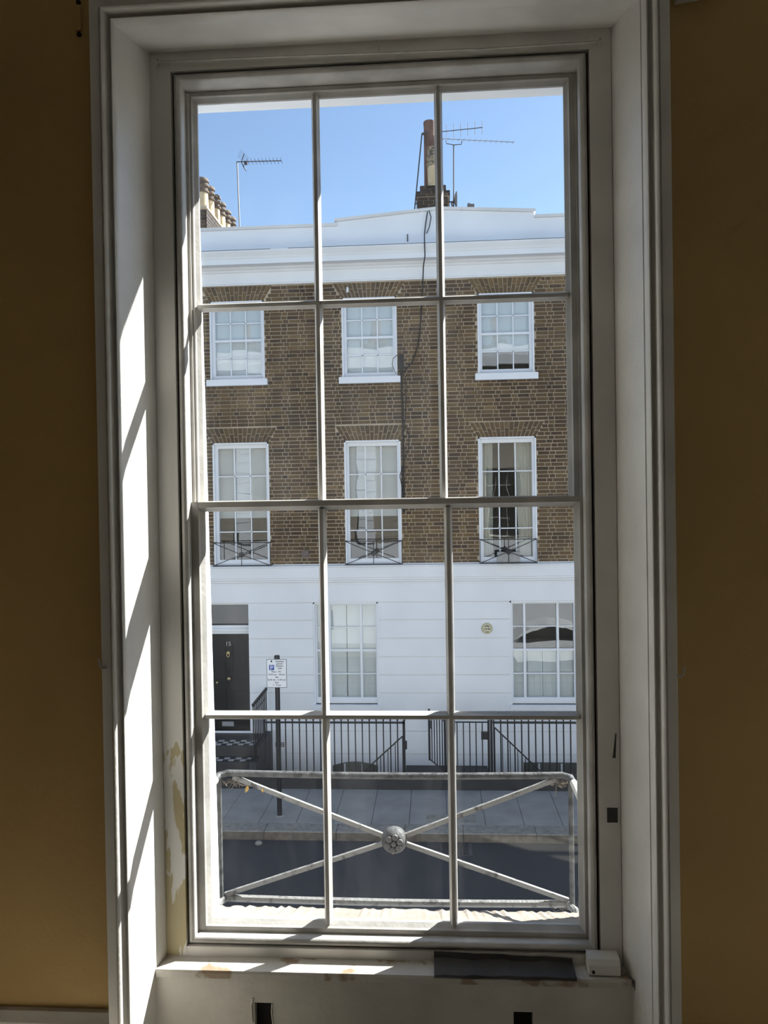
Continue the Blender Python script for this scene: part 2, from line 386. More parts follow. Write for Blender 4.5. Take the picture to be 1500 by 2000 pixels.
# window board and apron panel under it
MB().prism([(2.052,-1.226),(2.052,-1.2405),(1.972,-1.2405),(1.970,-1.226),(1.973,-1.220),(2.03,-1.2165),(2.052,-1.2165)], 'x', -.752, .482).build('window_board', BOARD, win)
b = MB()
h1 = [at(497,1958,1.98), at(533,1999,1.98)]; h2 = [at(1003,1976,1.98), at(1041,2000,1.98)]
holes = [(h1[0][0], h1[1][0], -1.40, h1[0][1]), (h2[0][0], h2[1][0], -1.40, h2[0][1])]
for r in wall_rects(-.757, .500, RZ0, -1.2405, holes): b.box(r[0], r[1], 1.980, 2.004, r[2], r[3])
b.build('apron_panel', APRON, win)
for h in holes: box('socket_recess', DARK, h[0]-.004, h[1]+.004, 2.0045, 2.014, h[2]-.01, h[3]+.004, win)
# ragged splinters left at the sockets
b = MB(); x, z = h1[0][0], h1[0][1]
b.tube([(x-.004,1.979,z+.012),(x-.008,1.978,z-.006),(x-.006,1.979,z-.05)], .0035, 5)
b.tube([(h1[1][0]-.001,1.979,z-.001),(h1[1][0]-.003,1.979,z-.022),(h1[1][0]+.001,1.979,z-.06)], .002, 5)
b.build('splinter', BOARD, win)
box('back_filling', APRON, -.76, .50, 2.02, 2.11, RZ0, -1.243, win)
box('back_filling', APRON, -.76, .50, 2.11, 2.30, RZ0, -1.37, win)

# exterior skin of this house, sunlit: lights the street and is mirrored in the windows opposite
OBR = bpy.data.materials.new('sunlit brick front'); n, pb = nodes_of(OBR)
bt = n.nodes.new('ShaderNodeTexBrick'); bt.inputs['Scale'].default_value = 1.0
bt.inputs['Color1'].default_value = (.38,.34,.28,1); bt.inputs['Color2'].default_value = (.28,.25,.20,1); bt.inputs['Mortar'].default_value = (.5,.45,.37,1)
bt.inputs['Brick Width'].default_value = .225; bt.inputs['Row Height'].default_value = .075; bt.inputs['Mortar Size'].default_value = .006
gg = n.nodes.new('ShaderNodeNewGeometry'); sx = n.nodes.new('ShaderNodeSeparateXYZ'); cx = n.nodes.new('ShaderNodeCombineXYZ')
n.links.new(gg.outputs['Position'], sx.inputs[0]); n.links.new(sx.outputs[0], cx.inputs[0]); n.links.new(sx.outputs[2], cx.inputs[1])
n.links.new(cx.outputs[0], bt.inputs['Vector']); n.links.new(bt.outputs['Color'], pb.inputs['Base Color']); pb.inputs['Roughness'].default_value = .9
OX0, OX1, OZ0, OZ1 = -.69, .452, -1.29, 1.214
WF = 2.34                                            # outer face of our wall
b = MB()
for r in wall_rects(-11, 11, -1.35, 4.9, [(OX0-.09, OX1+.06, OZ0-.1, OZ1+.06), (W2X0, W2X1, -1.25, 1.22)]): b.box(r[0], r[1], WF-.03, WF, r[2], r[3])
ws = struct(b.build('wall_street', OBR))
b = MB()
for r in wall_rects(-11, 11, -5.2, -1.35, []): b.box(r[0], r[1], WF-.04, WF, r[2], r[3])
b.box(-11, 11, 2.2, 2.55, 4.9, 5.25); b.box(-11, 11, 2.30, 2.48, 5.25, 5.6)
b.build('stucco_band', STUCCO, ws)
for xp in (-6.96, -2.45):
    for k in range(17):
        box('pilaster_block', STUCCO, xp-.28, xp+.28, WF, WF+.04, -1.33+k*.365, -1.33+k*.365+.345, ws)
for xp, zt in ((-7.0, 6.5), (-2.1, 6.4), (2.3, 6.3)):
    st = MB().box(xp-.45, xp+.45, 1.2, 2.0, 4.8, zt-.6).box(xp-.5, xp+.5, 1.15, 2.05, zt-.6, zt-.45).build('chimney', SOOTB, ws)
    MB().lathe([(.14,zt-.45),(.12,zt-.1),(.11,zt+.4),(.14,zt+.42),(.14,zt+.5)], (xp, 1.6, 0)).build('chimney_pot', POTR, st)
# outer reveal and sill of our opening
xt = at(391,440,WF+.002)[0]; xb_ = at(413,1190,WF+.002)[0]; sl_ = (xt-xb_)/(at(391,440,WF+.002)[1]-at(413,1190,WF+.002)[1])
XL = lambda z: xb_+sl_*(z-at(413,1190,WF+.002)[1])          # the old masonry leans a little
b = MB().hexa([(-.80,2.156,OZ0-.1),(XL(OZ0),2.156,OZ0-.1),(XL(OZ0),WF+.002,OZ0-.1),(-.80,WF+.002,OZ0-.1),(-.80,2.156,OZ1),(XL(OZ1),2.156,OZ1),(XL(OZ1),WF+.002,OZ1),(-.80,WF+.002,OZ1)])
b.box(OX1, OX1+.06, 2.156, WF+.002, OZ0-.1, OZ1); b.box(-.80, OX1+.06, 2.156, WF+.002, OZ1, OZ1+.06)
b.box(OX0-.02, -.672, 2.1565, 2.18, OZ0, OZ1); b.box(.402, OX1+.02, 2.1565, 2.18, OZ0, OZ1); b.box(OX0, OX1, 2.1565, 2.18, 1.157, OZ1)
b.build('outer_reveal', STUCCO, win)
b = MB().prism([(2.112,-1.185),(2.112,-1.30),(2.425,-1.36),(2.425,-1.292),(2.41,-1.279),(2.165,-1.183)], 'x', -.71, OX1)
b.box(-.80, OX1+.1, WF, WF+.075, -1.42, -1.330)
sill = b.build('stone_sill', STONE, win)
bm = bmesh.new(); bm.from_mesh(sill.data)      # crumbling front edge
bmesh.ops.subdivide_edges(bm, edges=[e for e in bm.edges if abs(e.verts[0].co.x-e.verts[1].co.x) > .5], cuts=90)
for v in bm.verts:
    if v.co.y+2.03 > 2.405 and v.co.z-1.25 > -1.31: v.co.z += random.uniform(-.005,.003); v.co.y += random.uniform(-.003,.003)
bm.to_mesh(sill.data); bm.free()

# added window, out of view, for more daylight in the room: plain closed sashes
w2 = struct(empty('added_window', ((W2X0+W2X1)/2, 2.1, -1.25)))
b = MB(); b.box(W2X0-.03, W2X0+.005, 1.875, WF-.002, -1.25, 1.22); b.box(W2X1-.005, W2X1+.03, 1.875, WF-.002, -1.25, 1.22)
b.box(W2X0, W2X1, 1.875, WF-.002, 1.215, 1.25); b.box(W2X0, W2X1, 1.875, WF-.002, -1.28, -1.245); b.build('reveal_board', PAINT, w2)
for za, zb_, y_ in ((-1.245, .0, 2.07), (.0, 1.215, 2.12)):
    b = MB(); b.box(W2X0+.005, W2X0+.055, y_, y_+.04, za, zb_); b.box(W2X1-.055, W2X1-.005, y_, y_+.04, za, zb_)
    b.box(W2X0+.055, W2X1-.055, y_, y_+.04, za, za+.045); b.box(W2X0+.055, W2X1-.055, y_, y_+.04, zb_-.03, zb_)
    sw_ = b.build('sash', SASH, w2); wd = (W2X1-W2X0-.11)/3
    for i in (1, 2): box('glazing_bar', SASH, W2X0+.055+wd*i-.01, W2X0+.055+wd*i+.01, y_+.003, y_+.037, za+.045, zb_-.03, sw_)
    zm_ = (za+zb_)/2; box('glazing_bar', SASH, W2X0+.055, W2X1-.055, y_+.004, y_+.036, zm_-.01, zm_+.01, sw_)
    for i in range(3):
        for lo, hi in ((za+.045, zm_-.01), (zm_+.01, zb_-.03)):
            box('pane', GLASS, W2X0+.055+wd*i+.0101, W2X0+.055+wd*(i+1)-.0101, y_+.019, y_+.022, lo, hi, sw_)

# ------------------------------------------------------------------ small things at the window
# stretched curtain wire under the soffit
(xa, za), (xb, zb) = at(306,121,2.018), at(1172,81,2.018)
xm, zm = at(740,103,2.018)
cw = empty('curtain_wire', (xm, 2.018, zm))
MB().tube([(xa,2.018,za),(xa+.3,2.018,za-.003),(xm,2.018,(za+zb)/2-.004),(xb-.3,2.018,zb-.003),(xb,2.018,zb)], .0032, 6).build('wire', METALW, cw)
for x, z in ((xa, za), (xb, zb)):
    MB().tube([(x,2.031,z+.006),(x,2.016,z+.006),(x,2.012,z),(x,2.016,z-.007),(x,2.022,z-.006)], .003, 6).build('screw_eye', METALW, cw)
MB().tube([(xm,2.018,zm-.008),(xm,2.018,zm+.016)], .0018, 6).build('wire_clip', METALW, cw)
tag(cw, 'thin pale curtain wire stretched along the head of the window frame', 'curtain wire')
# curtain tie-back hooks on the wall each side of the architrave
for px, py, s, lab in ((209,1303,-1,'small white hook on the wall left of the window frame'), (1322,1318,1,'small white hook on the wall right of the window frame')):
    x, z = at(px, py, 1.86)
    hk = MB().tube([(x-s*.006,1.872,z),(x-s*.003,1.846,z),(x+s*.004,1.842,z),(x+s*.009,1.842,z+.006),(x+s*.011,1.842,z+.018),(x+s*.013,1.842,z+.024)], .0026, 7).build('wall_hook', METALW, smooth=True)
    tag(hk, lab, 'hook')
# old bracket plates high on the wall
x, z = at(153, 38, 1.868)
bp = empty('bracket_plate', (x, 1.868, z-.03))
MB().box(x-.0075, x+.0075, 1.864, 1.870, z-.028, z+.034).build('plate', OCHRE, bp)
for dz in (-.037, .042): MB().lathe([(.006,0),(.006,.004)], (x+.001, 1.866, z+dz), 'y', 10).build('screw_hole', DARK, bp)
tag(bp, 'narrow painted bracket plate with dark screw holes, high on the wall left of the window', 'bracket')
x0, z0 = at(1318, 7, 1.865); x1, z1 = at(1400, -9, 1.865)
bp = empty('curtain_rail_end', (x0, 1.86, z0))
MB().hexa([(x0,1.835,z0),(x1,1.835,z0+.012),(x1,1.870,z0+.012),(x0,1.870,z0),(x0,1.835,z0+.02),(x1,1.835,z0+.035),(x1,1.870,z0+.035),(x0,1.870,z0+.02)]).build('rail', METALW, bp)
MB().lathe([(.003,0),(.003,.003)], (x0+.012, 1.8335, z0+.010), 'y', 10).build('screw', DARK, bp)
tag(bp, 'end of a pale curtain rail fixed to the wall at the top right corner', 'curtain rail')
# tape on the linings and on the board
x, z = at(1196, 1592, 2.03)
tag(box('tape_patch', TAPE, x-.0135, x+.0135, 2.0285, 2.0300, z-.019, z+.019), 'small square of dark tape stuck on the right window lining', 'tape')
x, z = at(1201, 1455, 2.03)
MBt = MB().hexa([(x-.006,2.0285,z-.034),(x+.001,2.0285,z-.034),(x+.001,2.0300,z-.034),(x-.006,2.0300,z-.034),(x+.001,2.0285,z+.03),(x+.004,2.0285,z+.03),(x+.004,2.0300,z+.03),(x+.001,2.0300,z+.03)])
tag(MBt.build('tape_strip', TAPE), 'thin sliver of dark tape hanging on the right window lining', 'tape')
xa, _ = at(848,1890,2.0); xb, _ = at(1122,1890,2.0); n_ = 14
b = MB(); top = []; 
for i in range(n_+1):
    t = i/n_; x = xa+(xb-xa)*t; wv = .0022*math.sin(t*17)+.0015*math.sin(t*41)
    top.append([(x,2.0285,-1.189-.010*t+wv*.4),(x,2.024,-1.204-.004*t+wv),(x,2.006,-1.2140+abs(wv)),(x,1.970,-1.2165+abs(wv)),(x,1.9665,-1.221+wv*.3)])
vs = [p for r in top for p in r] + [(p[0],p[1]-.0012,p[2]+.0012) for r in top for p in r]
nn = len(vs)//2; fs = []
for i in range(n_):
    for j in range(4):
        a_ = i*5+j; q = (a_,a_+1,a_+6,a_+5); fs += [q, tuple(nn+k for k in reversed(q))]
fs += [(j,j+1,nn+j+1,nn+j) for j in range(4)] + [(n_*5+j,n_*5+j+1,nn+n_*5+j+1,nn+n_*5+j) for j in range(4)]
fs += [(i*5,(i+1)*5,nn+(i+1)*5,nn+i*5) for i in range(n_)] + [(i*5+4,(i+1)*5+4,nn+(i+1)*5+4,nn+i*5+4) for i in range(n_)]
tag(b.add(vs, fs).build('tape_strip', TAPE, smooth=True), 'long crinkled strip of dark grey tape along the window board', 'tape')
# white block in the right-hand corner of the board
(xa, zt), (xb, zb2) = at(1150,1866,1.985), at(1212,1897,1.985)
bk = empty('corner_block', ((xa+xb)/2, 2.0, -1.217))
MB().prism([(2.0295,-1.2165),(1.985,-1.2165),(1.983,-1.190),(1.992,-1.178),(2.0295,-1.176)], 'x', xa, xb).build('block', PAINT, bk)
MB().lathe([(.0042,0),(.0042,.003)], (xa+.011, 1.9815, -1.207), 'y', 10).build('screw_hole', DARK, bk)
tag(bk, 'small white wooden block with a screw hole at the right end of the window board', 'block')
cb = [at(1222,1900,1.975), at(1236,1912,1.972), at(1243,1940,1.970), at(1243,1965,1.970), at(1245,2000,1.970)]
tag(MB().tube([(x, 1.968, z) for x, z in cb]+[(cb[-1][0],1.968,-1.49)], .0022, 6).build('thin_cable', DMET, smooth=True), 'thin dark cable running down beside the panel under the window', 'cable')

# ------------------------------------------------------------------ our own window guard outside
RLY = 2.62
bx0, bx1, bz0, bz1 = -.762, .448, -1.364, -.930
bcx, bcz = -.154, -1.153
rl = empty('balconette_railing', (bcx, RLY, bz0))
def rc(*p): return [(x, RLY, z) for x, z in p]
MB().tube([(bx0,RLY-.05,bz1-.006),(bx0+.004,RLY-.015,bz1),(bx0+.03,RLY,bz1+.003)] + [(bx0+.03+(bx1-bx0-.06)*i/12, RLY, bz1+.003-.006*math.sin(math.pi*i/12)) for i in range(1,12)] + [(bx1-.03,RLY,bz1+.003),(bx1-.004,RLY-.015,bz1),(bx1,RLY-.05,bz1-.006)], .0115, 10).build('top_rail', RAILM, rl, smooth=True)
for x_ in (bx0, bx1): MB().tube([(x_,RLY-.045,bz1-.006),(x_,WF,bz1-.012)], .0125, 10).build('return_arm', METALW, rl, smooth=True)
MB().tube([(bx0-.004,WF,bz0-.005),(bx0,RLY-.04,bz0),(bx0+.02,RLY,bz0)] + [(bx0+.02+(bx1-bx0-.04)*i/8, RLY, bz0-.006*math.sin(math.pi*i/8)) for i in range(1,8)] + [(bx1-.02,RLY,bz0),(bx1,RLY-.04,bz0),(bx1+.004,WF,bz0-.005)], .0125, 8).build('bottom_rail', RAILD, rl, smooth=True)
for x in (bx0+.004, bx1-.004): MB().tube([(x,RLY-.012,bz0),(x,RLY-.012,bz1)], .0085, 8).build('upright', RAILM, rl, smooth=True)
for (xa, za) in ((bx0+.05,bz1-.010),(bx1-.05,bz1-.010),(bx0+.015,bz0+.012),(bx1-.015,bz0+.012)):
    d = Vector((bcx-xa, 0, bcz-za)).normalized(); nrm = Vector((-d.z, 0, d.x)); h = .0075
    e = Vector((bcx,RLY,bcz))-d*.03; s0 = Vector((xa,RLY,za))
    ps = []
    for p in (s0, e): ps += [p+nrm*h+Vector((0,-.006,0)), p-nrm*h+Vector((0,-.006,0)), p-nrm*h+Vector((0,.006,0)), p+nrm*h+Vector((0,.006,0))]
    MB().hexa(ps).build('diagonal_bar', RAILD, rl)
bs = MB().lathe([(.012,.030),(.036,.026),(.043,.012),(.045,0),(.043,-.012),(.037,-.026),(.030,-.031),(.012,-.028)], (bcx,RLY,bcz), 'y', 20).build('boss', RAILM, rl, smooth=True)
for k in range(6):
    a_ = k*math.pi/3+.3
    MB().lathe([(.002,-.012),(.010,-.009),(.012,0),(.008,.008)], (bcx+.021*math.cos(a_), RLY-.028, bcz+.021*math.sin(a_)), 'y', 8).build('petal', DMET, bs, smooth=True)
MB().lathe([(.002,-.014),(.008,-.010),(.010,0)], (bcx, RLY-.030, bcz), 'y', 10).build('petal', DMET, bs, smooth=True)
tag(rl, 'weathered iron window guard with crossed bars and round boss, just outside the glass', 'window guard')
def leaf(px, py, Y, ln, ang, lab):
    x, z = at(px, py, Y); c_, s_ = math.cos(ang), math.sin(ang)
    pr = [(0,0),(.2,.22),(.55,.25),(1,0),(.6,-.18),(.2,-.2)]
    b = MB().prism([(x+ln*(u*c_-v*s_), z+ln*(u*s_+v*c_)) for u, v in pr], 'y', Y, Y+.0012)
    tag(b.build('dead_leaf', LEAF), lab, 'leaf')
leaf(484,1535,RLY-.008,.026,-1.9,'brown dead leaf caught under the upper left bar of the window guard')
leaf(512,1540,RLY-.008,.016,-1.5,'tiny yellow dead leaf hanging beside a larger one under the guard rail')
leaf(765,1662,RLY-.036,.014,-1.2,'yellowed leaf scrap stuck under the round boss of the guard')
def web(px, py, spread, lab, n=40):
    x, z = at(px, py, RLY); b = MB()
    for i in range(n):
        p = Vector((x+random.gauss(0,spread), RLY-.004+random.gauss(0,.006), z+random.gauss(0,spread*.45)))
        q = p+Vector((random.gauss(0,.02), random.gauss(0,.006), random.gauss(0,.010))); mid = (p+q)/2+Vector((0,0,-abs(random.gauss(0,.006))))
        b.tube([p, mid, q], random.uniform(.0005,.0016), 4)
    o = b.build('cobweb', WEB); o['kind'] = 'stuff'; tag(o, lab, 'cobweb')
web(1090,1527,.018,'tangle of dusty cobweb in the upper right corner of the window guard')
web(1098,1768,.020,'clump of dirt and cobweb in the lower right corner of the guard', 30)
web(455,1525,.016,'dusty cobweb in the upper left corner of the window guard', 26)

# ------------------------------------------------------------------ street
GZ, RZ = -5.05, -5.18
RL = 13.6                                          # line of the area railings
struct(box('road', ASPH, -30, 30, 4.4, 11.72, RZ-.2, RZ))
struct(box('pavement_near', SLAB, -30, 30, 2.34, 4.4, RZ-.2, RZ+.12))
pv = struct(box('pavement', PLINTH, -30, 30, 12.03, 13.5, GZ-.3, GZ-.012))
sw = .60; slab0 = None
for i in range(-9, 8):
    x = i*sw+.13
    o = MB().box(x+.004, x+sw-.004, 12.035, 13.495, GZ-.06, GZ+random.uniform(-.003,.003)).build('paving_slab', SLAB, pv)
box('paving_slab', SLAB, -30, -9*sw+.126, 12.035, 13.495, GZ-.06, GZ, pv); box('paving_slab', SLAB, 8*sw+.134, 30, 12.035, 13.495, GZ-.06, GZ, pv)
xa, _ = at(832,1595,12.35); xb, _ = at(928,1595,12.35)
box('cover_plate', KERB, xa, xb, 12.10, 12.42, GZ-.03, GZ+.006, pv)
kb = struct(box('kerb', PLINTH, -30, 30, 11.74, 12.03, RZ-.1, GZ-.02))
x = -6.3
while x < 5.2:
    l = random.uniform(.78, 1.15)
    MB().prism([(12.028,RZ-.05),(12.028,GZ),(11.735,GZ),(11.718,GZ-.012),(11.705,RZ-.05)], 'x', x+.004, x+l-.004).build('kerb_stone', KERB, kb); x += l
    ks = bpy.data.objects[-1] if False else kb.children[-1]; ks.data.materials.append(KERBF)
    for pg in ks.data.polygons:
        if pg.normal.y < -.8: pg.material_index = 1  # street-facing side takes the painted shade
for a, b_ in ((-30,-6.304),(x+.004,30)): MB().prism([(12.028,RZ-.05),(12.028,GZ),(11.735,GZ),(11.718,GZ-.012),(11.705,RZ-.05)], 'x', a, b_).build('kerb_stone', KERB, kb)
rd = bpy.data.objects['road']
for p0, p1 in ((625,722),(1040,1085),(300,380)):
    xa, _ = at(p0,1763,9.98); xb, _ = at(p1,1763,9.98)
    box('road_marking', WHITEP, xa, xb, 9.95, 10.01, RZ-.005, RZ+.003, rd)
# gully grate by the kerb
(xa, _), (xb, _) = at(860,1655,11.4), at(922,1655,11.4)
dg = empty('drain_grate', ((xa+xb)/2, 11.45, RZ))
MB().box(xa, xb, 11.27, 11.66, RZ-.004, RZ+.004).build('frame', DMET, dg)
for i in range(8): box('grate_bar', IRON, xa+.03+i*(xb-xa-.06)/8, xa+.03+(i+.55)*(xb-xa-.06)/8, 11.30, 11.63, RZ+.0045, RZ+.014, dg)
tag(dg, 'dark slotted iron drain grate in the road beside the kerb', 'drain')
def rubble(px, py, Y, zb, s, lab, mt=None):
    x, _ = at(px, py, Y); b = MB(); 
    b.lathe([(s*.5,0),(s*.62,s*.2),(s*.4,s*.45),(s*.1,s*.55)], (x, Y, zb), 'z', 7)
    tag(b.build('stone_lump', mt or KERB), lab, 'stone')
rubble(505,1643,11.55,RZ,.10,'loose brown lump of stone lying in the gutter by the kerb')
rubble(905,1503,14.0,-5.12,.11,'white scrap lying on the landing behind the closed gate', SIGNW)

# ------------------------------------------------------------------ the house opposite
F = 15.0
HX0, HX1 = -9.5, 15.5
hs = empty('terraced_house', (-.9, F, -5.1))
tag(hs, 'terraced house across the street, brown brick above a white stucco ground floor', 'building')
WOP = [(-4.385,-3.292,2.50,4.05), (-1.755,-.675,2.485,4.04), (.890,1.972,2.485,4.04)]
VOP = [(-4.372,-3.244,-1.182,1.255), (-1.746,-.637,-1.182,1.25), (.868,1.982,-1.182,1.262)]
# the bays beyond the window edge carry the same openings, filled by plain boards
GOP = [(-2.415,-1.130,-3.93,-1.92), (1.430,2.715,-3.93,-1.92)]
DOP = (-4.70,-3.705,-4.50,-1.95)
bk = [r for r in wall_rects(HX0, HX1, -1.182, 4.5, WOP+VOP)]
b = MB()
for r in bk: b.box(r[0], r[1], F+.007, F+.26, r[2], r[3])
bwall = b.build('brick_wall', MORTAR, hs)
b = MB()
for r in wall_rects(HX0, HX1, -6.8, -1.16, GOP+[DOP]): b.box(r[0], r[1], F-.005, F+.26, r[2], r[3])
swall = b.build('stucco_wall', STUCCO_D, hs)
box('roof_block', DMET, HX0, HX1, F+1.4, F+7, -6.8, 5.1, hs)
box('roof_block', DMET, HX0, HX1, F+.1, F+1.45, 4.48, 5.1, hs)

# flat arches of splayed bricks
ARCH = []
def arch(x0, x1, z0, h, spread):
    n = 15
    for i in range(n):
        t0, t1 = i/n, (i+1)/n; g = .013
        xb0, xb1 = x0+(x1-x0)*t0+g/2, x0+(x1-x0)*t1-g/2
        xt0, xt1 = x0-spread+(x1-x0+2*spread)*t0+g/2, x0-spread+(x1-x0+2*spread)*t1-g/2
        for za, zb in ((0,.58),(.62,1.0)) if i % 2 else ((0,.36),(.40,1.0)):
            L_ = lambda a, c, t: a+(c-a)*t
            y0 = F-.001; y1 = F+.02
            MB().hexa([(L_(xb0,xt0,za),y0,z0+h*za),(L_(xb1,xt1,za),y0,z0+h*za),(L_(xb1,xt1,za),y1,z0+h*za),(L_(xb0,xt0,za),y1,z0+h*za),
                       (L_(xb0,xt0,zb),y0,z0+h*zb),(L_(xb1,xt1,zb),y0,z0+h*zb),(L_(xb1,xt1,zb),y1,z0+h*zb),(L_(xb0,xt0,zb),y1,z0+h*zb)]).build('arch_brick', RUB, bwall)
    ARCH.append((x0, x1, z0, h, spread))
for o in WOP: arch(o[0], o[1], o[3]+.004, .285, .17)
for o in VOP: arch(o[0], o[1], o[3]+.004, .285, .17)
# bricks: Flemish bond
CO = .0745; G_ = .013; rows = int((4.37+1.18)/CO)
allb = []
for j in range(rows):
    za = -1.18+j*CO; zb = za+CO-G_; zm = (za+zb)/2
    cuts = []
    for o in WOP+VOP:
        if o[2]-.002 < zb and za < o[3]: cuts.append((o[0]-.006, o[1]+.006))
    for (x0, x1, z0, h, sp) in ARCH:
        if z0-.002 < zm < z0+h+.004:
            t = (zm-z0)/h; cuts.append((x0-sp*t-.008, x1+sp*t+.008))
    cuts.sort()
    x = HX0 + (.0 if j % 2 else .169) + random.uniform(-.01,.01); hd = bool(j % 2)
    while x < HX1:
        L0 = (.103 if hd else .215)*random.uniform(.97,1.03); a, c = x, x+L0; x = c+G_; hd = not hd
        segs = [(a, c)]
        for p, q in cuts:
            ns = []
            for s0, s1 in segs:
                if s1 <= p or s0 >= q: ns.append((s0, s1))
                else:
                    if s0 < p: ns.append((s0, p))
                    if s1 > q: ns.append((q, s1))
            segs = ns
        for s0, s1 in segs:
            if s1-s0 > .03: allb.append((s0, s1, za+random.uniform(-.0015,.0015), zb+random.uniform(-.0015,.0015)))
# the bricks nearest the line of sight stand as single bricks, the rest as one part
def vis_rank(q):
    xm, zm = (q[0]+q[1])/2, (q[2]+q[3])/2
    full = (q[1]-q[0]) > .2
    return (0 if full else 5) + abs(xm+.15)*.9 + abs(zm-.7)
inv = sorted(allb, key=vis_rank); single, rest = inv[:300], inv[300:]
unit = bpy.data.meshes.new('brick')
u = MB().box(-.5,.5,-.5,.5,-.5,.5); unit.from_pydata(u.v, [], u.f); unit.materials.append(BRICK)
o0 = ORG[bwall.name]
for s0, s1, za, zb in single:
    yo = random.uniform(-.003,.003); o = bpy.data.objects.new('brick', unit); C.objects.link(o); o.parent = bwall
    o.location = ((s0+s1)/2-o0.x, F+.005+yo-o0.y, (za+zb)/2-o0.z); o.scale = (s1-s0, .012, zb-za)
b = MB()
for s0, s1, za, zb in rest:
    yo = random.uniform(-.003,.003); b.box(s0, s1, F-.001+yo, F+.011+yo, za, zb)
o = b.build('bricks', BRICK, bwall, recalc=False); o['kind'] = 'stuff'

# ground floor: stucco courses with recessed joints
ZJ = [-1.922,-2.265,-2.627,-2.990,-3.345,-3.700,-4.075,-4.452,-4.900,-5.35,-5.8]
for a, c in zip(ZJ, ZJ[1:]):
    zm = (a+c)/2
    cuts = sorted((o[0], o[1]) for o in GOP+[DOP] if o[2]-.12 < zm < o[3])
    x = HX0
    for p, q in cuts+[(HX1, HX1)]:
        if p-x > .05: box('stucco_course', STUCCO, x+(0.0 if x == HX0 else .002), p-.002, F-.022, F-.004, c+.010, a-.010, swall)
        x = q
box('stucco_course', STUCCO, HX0, HX1, F-.022, F-.004, ZJ[0]+.010, -1.565, swall)
# string course with ledge
MB().prism([(F+.1,-1.180),(F-.115,-1.192),(F-.115,-1.215),(F-.10,-1.225),(F-.10,-1.430),(F-.085,-1.437),(F-.085,-1.470),(F-.06,-1.480),(F-.055,-1.515),(F-.035,-1.530),(F-.03,-1.566),(F+.05,-1.566)], 'x', HX0, HX1).build('string_course', STUCCO, hs)
# cornice and parapet
k = lambda Y, app: app*Y/15.0
MB().prism([(F+.1,4.352),(F-.03,4.352),(F-.03,4.375),(F-.045,4.38),(F-.045,4.585),(F-.075,4.60),(F-.085,4.625),(F-.13,4.645),(F-.15,4.672),(F-.33,4.672),(F-.33,k(14.67,4.885)),(F-.345,k(14.65,4.89)),(F-.36,4.81),(F-.40,4.86),(F-.42,k(14.58,5.03)),(F-.42,k(14.58,5.055)),(F+.1,5.03)], 'x', HX0, HX1).build('cornice', STUCCO, hs)
for a, c in ((HX0, at(528,486,14.58)[0]), (at(562,486,14.58)[0], HX1)): box('lead_flashing', DMET, a, c, F-.424, F-.30, k(14.58,5.055)-.002, k(14.58,5.055)+.007, hs)
pz = [(HX0,5.02),(HX1,5.02),(HX1,5.455),(2.008,5.455),(2.008,5.565),(.16,5.68),(-1.84,5.53),(-1.84,5.445),(HX0,5.445)]
MB().prism(pz, 'y', F-.005, F+.28).build('parapet', STUCCO, hs)
def coping(pts):
    vs = []
    for x, z in pts: vs += [(x,F-.045,z),(x,F+.30,z),(x,F+.30,z+.055),(x,F-.045,z+.055)]
    n = len(pts); fs = [(0,1,2,3), tuple(4*(n-1)+i for i in (3,2,1,0))]
    for i in range(n-1):
        for j in range(4): fs.append((4*i+j, 4*i+(j+1)%4, 4*(i+1)+(j+1)%4, 4*(i+1)+j))
    MB().add(vs, fs).build('coping', STUCCO_D, hs)
for x0, x1, za, zb in ((HX0,-4.6,5.447,5.447),(-4.596,-2.24,5.447,5.447),(-2.236,-1.80,5.447,5.447),(-1.86,-.2,5.532,5.655),(-.196,.16,5.655,5.682),(.164,.62,5.682,5.655),(.624,1.33,5.655,5.610),(1.334,2.03,5.610,5.567),(2.012,HX1,5.457,5.457)):
    coping([(x0,za),(x1,zb)])
box('fixing_bracket', DMET, at(796,462,F)[0]-.01, at(796,462,F)[0]+.01, F-.02, F-.004, at(796,472,F)[1], at(796,458,F)[1], hs)

